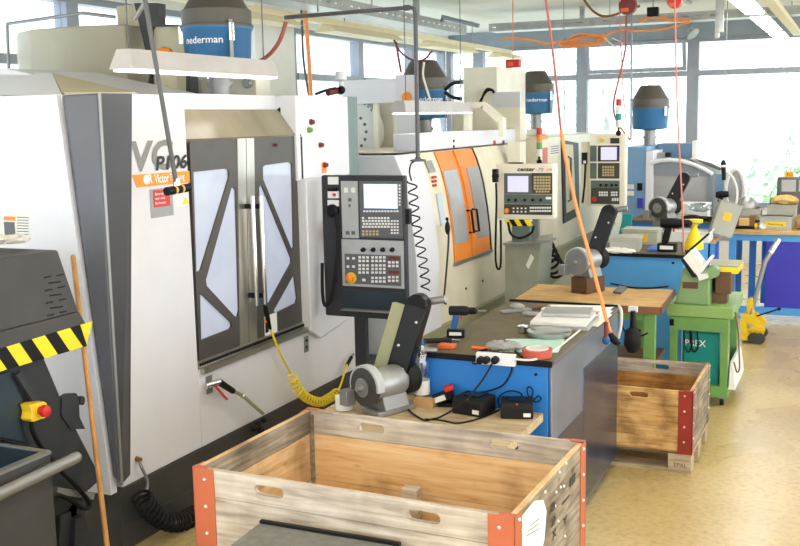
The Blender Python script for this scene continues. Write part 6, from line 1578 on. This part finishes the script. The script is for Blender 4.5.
# slack cable in the cross tray and the orange hose bundle
ob = thing('hanging_hose_bundle', 'coiled orange air hose bundle tied up on the cross cable tray', 'hose', tuple(P(590, 40, y=11.9)))
rnd = random.Random(11)
for k in range(5):
    pts = [P(560+rnd.uniform(-2, 2)+k*2, 42+rnd.uniform(-2, 3), y=11.9+k*.015), P(575+k*2, 36+rnd.uniform(-2, 4), y=11.88+k*.015), P(592, 35+rnd.uniform(-2, 5), y=11.9+k*.015), P(606-k*2, 37+rnd.uniform(-2, 4), y=11.9+k*.015), P(600-k*3, 42+rnd.uniform(0, 3), y=11.9+k*.015), P(575, 43+rnd.uniform(-2, 4), y=11.9+k*.015), P(561+k, 45+rnd.uniform(-1, 3), y=11.9+k*.015), P(560+k, 41, y=11.9+k*.015)]
    MB().tube(arc(pts, 6), .014, 7).build('hose_loop', 'hose_orange', ob)
pts = [P(*p, y=11.92) for p in ((502, 38), (520, 39), (535, 41), (548, 44), (562, 41))]
MB().tube(arc(pts, 6), .014, 7).build('lead', 'hose_orange', ob)
pts = [P(*p, y=11.92) for p in ((604, 37), (618, 31), (640, 31), (665, 29), (690, 22))]
MB().tube(arc(pts, 6), .013, 7).build('lead', 'hose_orange', ob)
pts = [P(*p, y=11.95) for p in ((584, 0), (592, 10), (602, 16), (614, 15), (626, 10), (640, 6))]
solo('ceiling_cable', MB().tube(arc(pts, 6), .014, 7), 'brown_front', 'brown cable sagging between two ceiling fixings', 'cable')
pts = [P(*p, y=11.8) for p in ((604, 38), (610, 43), (618, 48), (622, 43), (612, 38))]
solo('hanging_cable', MB().tube(arc(pts, 6), .008, 7), 'cable_white', 'loose white cable loop under the orange hose bundle', 'cable')
pts = [P(*p, y=12.3) for p in ((690, 20), (668, 20), (660, 17), (645, 19), (640, 22))]
solo('hanging_cable', MB().tube(arc(pts, 6), .02, 7), 'hose_orange', 'orange cable lying on the cross cable tray', 'cable')
for label, px, py, mt, w_, h_ in (('red hose reel hanging from the ceiling above the console', 628, 6, 'dark_red', .17, .12), ('red hose balancer hanging above the pink rope', 675, 1, 'red', .12, .1)):
    q = P(px, py, y=10.5 if px < 650 else 9.0); t = thing('hose_reel', label, 'hose reel', tuple(q), 0, 'hose reels under the ceiling')
    MB().lathe([(.02, -.05), (w_*.5, -.045), (w_*.55, 0), (w_*.5, .045), (.02, .05)], (0, 0, 0), 20, (0, 1, 0)).build('drum', mt, t, local=True)
    MB().box(-w_*.35, w_*.1, -.06, .06, -h_*.5, -h_*.2).build('housing', 'tool_orange', t, local=True)
    MB().box(-.02, .02, -.02, .02, 0, ZC-q.z).build('hanger', 'grey_metal', t, local=True)
q = P(653, 12, y=11.5); bx_ = thing('junction_box', 'small black junction box hanging below the ceiling', 'junction box', tuple(q))
MB().box(-.06, .06, -.04, .04, -.05, .05).build('box', 'black', bx_, local=True, bev=.006); MB().box(-.006, .006, -.006, .006, .05, ZC-q.z).build('hanger', 'grey_metal', bx_, local=True)
a_, b_ = P(640, 0, y=10.6), P(690, 15, y=12.2)
solo('conduit', MB().cyl((a_.x, 10.6, 3.5), (b_.x, 12.2, 3.5), .025, n=8), 'grey_metal', 'short grey conduit under the ceiling beside the hose reels', 'conduit')
q = P(505, 48, y=11.6); e_ = P(512, 63, y=11.6)
rb = thing('warning_lamp', 'red-orange lamp box on top of the tall cream column', 'lamp box', (e_.x, 11.6, P(512, 69, y=11.6).z))
facebox(MB(), 505.5, 59.5, 519, 67.6, 11.55, -.1, 0).build('housing', 'red', rb, bev=.006); facebox(MB(), 507.5, 62, 513, 66, 11.55, 0, .01).build('lens', 'tool_orange', rb)
a_ = P(513, 59, y=11.58); MB().cyl((a_.x, 11.58, a_.z-.01), (a_.x, 11.58, ZC), .006, n=6).build('cable', 'hose_orange', rb)
q = P(688, 29, y=15.4); fl = thing('wall_spotlight', 'small grey spotlight fixed at the top of the window post', 'lamp', tuple(q))
MB().lathe([(.02, 0), (.03, .04), (.10, .12), (.002, .125)], (0, 0, 0), 20, (.6, -.3, -.6)).build('shade', 'galvanised', fl, local=True); MB().cyl((0, 0, 0), (-.02, .4, .1), .014, n=8).build('arm', 'grey_metal', fl, local=True)
for px, y_, lb in ((721, 10.4, 'galvanised ceiling drop bar nearer the brightest lamp'), (717, 11.0, 'galvanised ceiling drop bar behind the first one')):
    a_ = P(px, 32 if px == 721 else 38, y=y_); solo('hanging_bar', MB().box(a_.x-.02, a_.x+.02, y_-.02, y_+.02, a_.z, ZC), 'galvanised', lb, 'bar')
q0, q1 = P(442, 17, y=11.0), P(479, 26, y=11.0)
solo('ceiling_pipe', MB().tube([q0+Vector((0, 0, -.05)), q0, q1], .025, 8), 'zinc_grey', 'grey pipe stub crossing beneath the ceiling over the tray corner', 'pipe')
# ------------------------------------------------------------------ daylight and exposure
w = bpy.data.worlds.new('sky'); SC.world = w; w.use_nodes = True
bg = w.node_tree.nodes['Background']; bg.inputs['Color'].default_value = (.90, .95, 1.0, 1); bg.inputs['Strength'].default_value = 2.3
SC.view_settings.view_transform = 'Standard'; SC.view_settings.look = 'None'; SC.view_settings.gamma = 1.0; SC.view_settings.use_curve_mapping = False
SC.view_settings.exposure = .72
sun = bpy.data.lights.new('sun', 'SUN'); sun.energy = 9; sun.angle = .02; sun.color = (1, .97, .9)
so = bpy.data.objects.new('sun', sun); COL.objects.link(so); so.rotation_euler = Vector((.15, 1, -1.1)).to_track_quat('-Z', 'Y').to_euler()
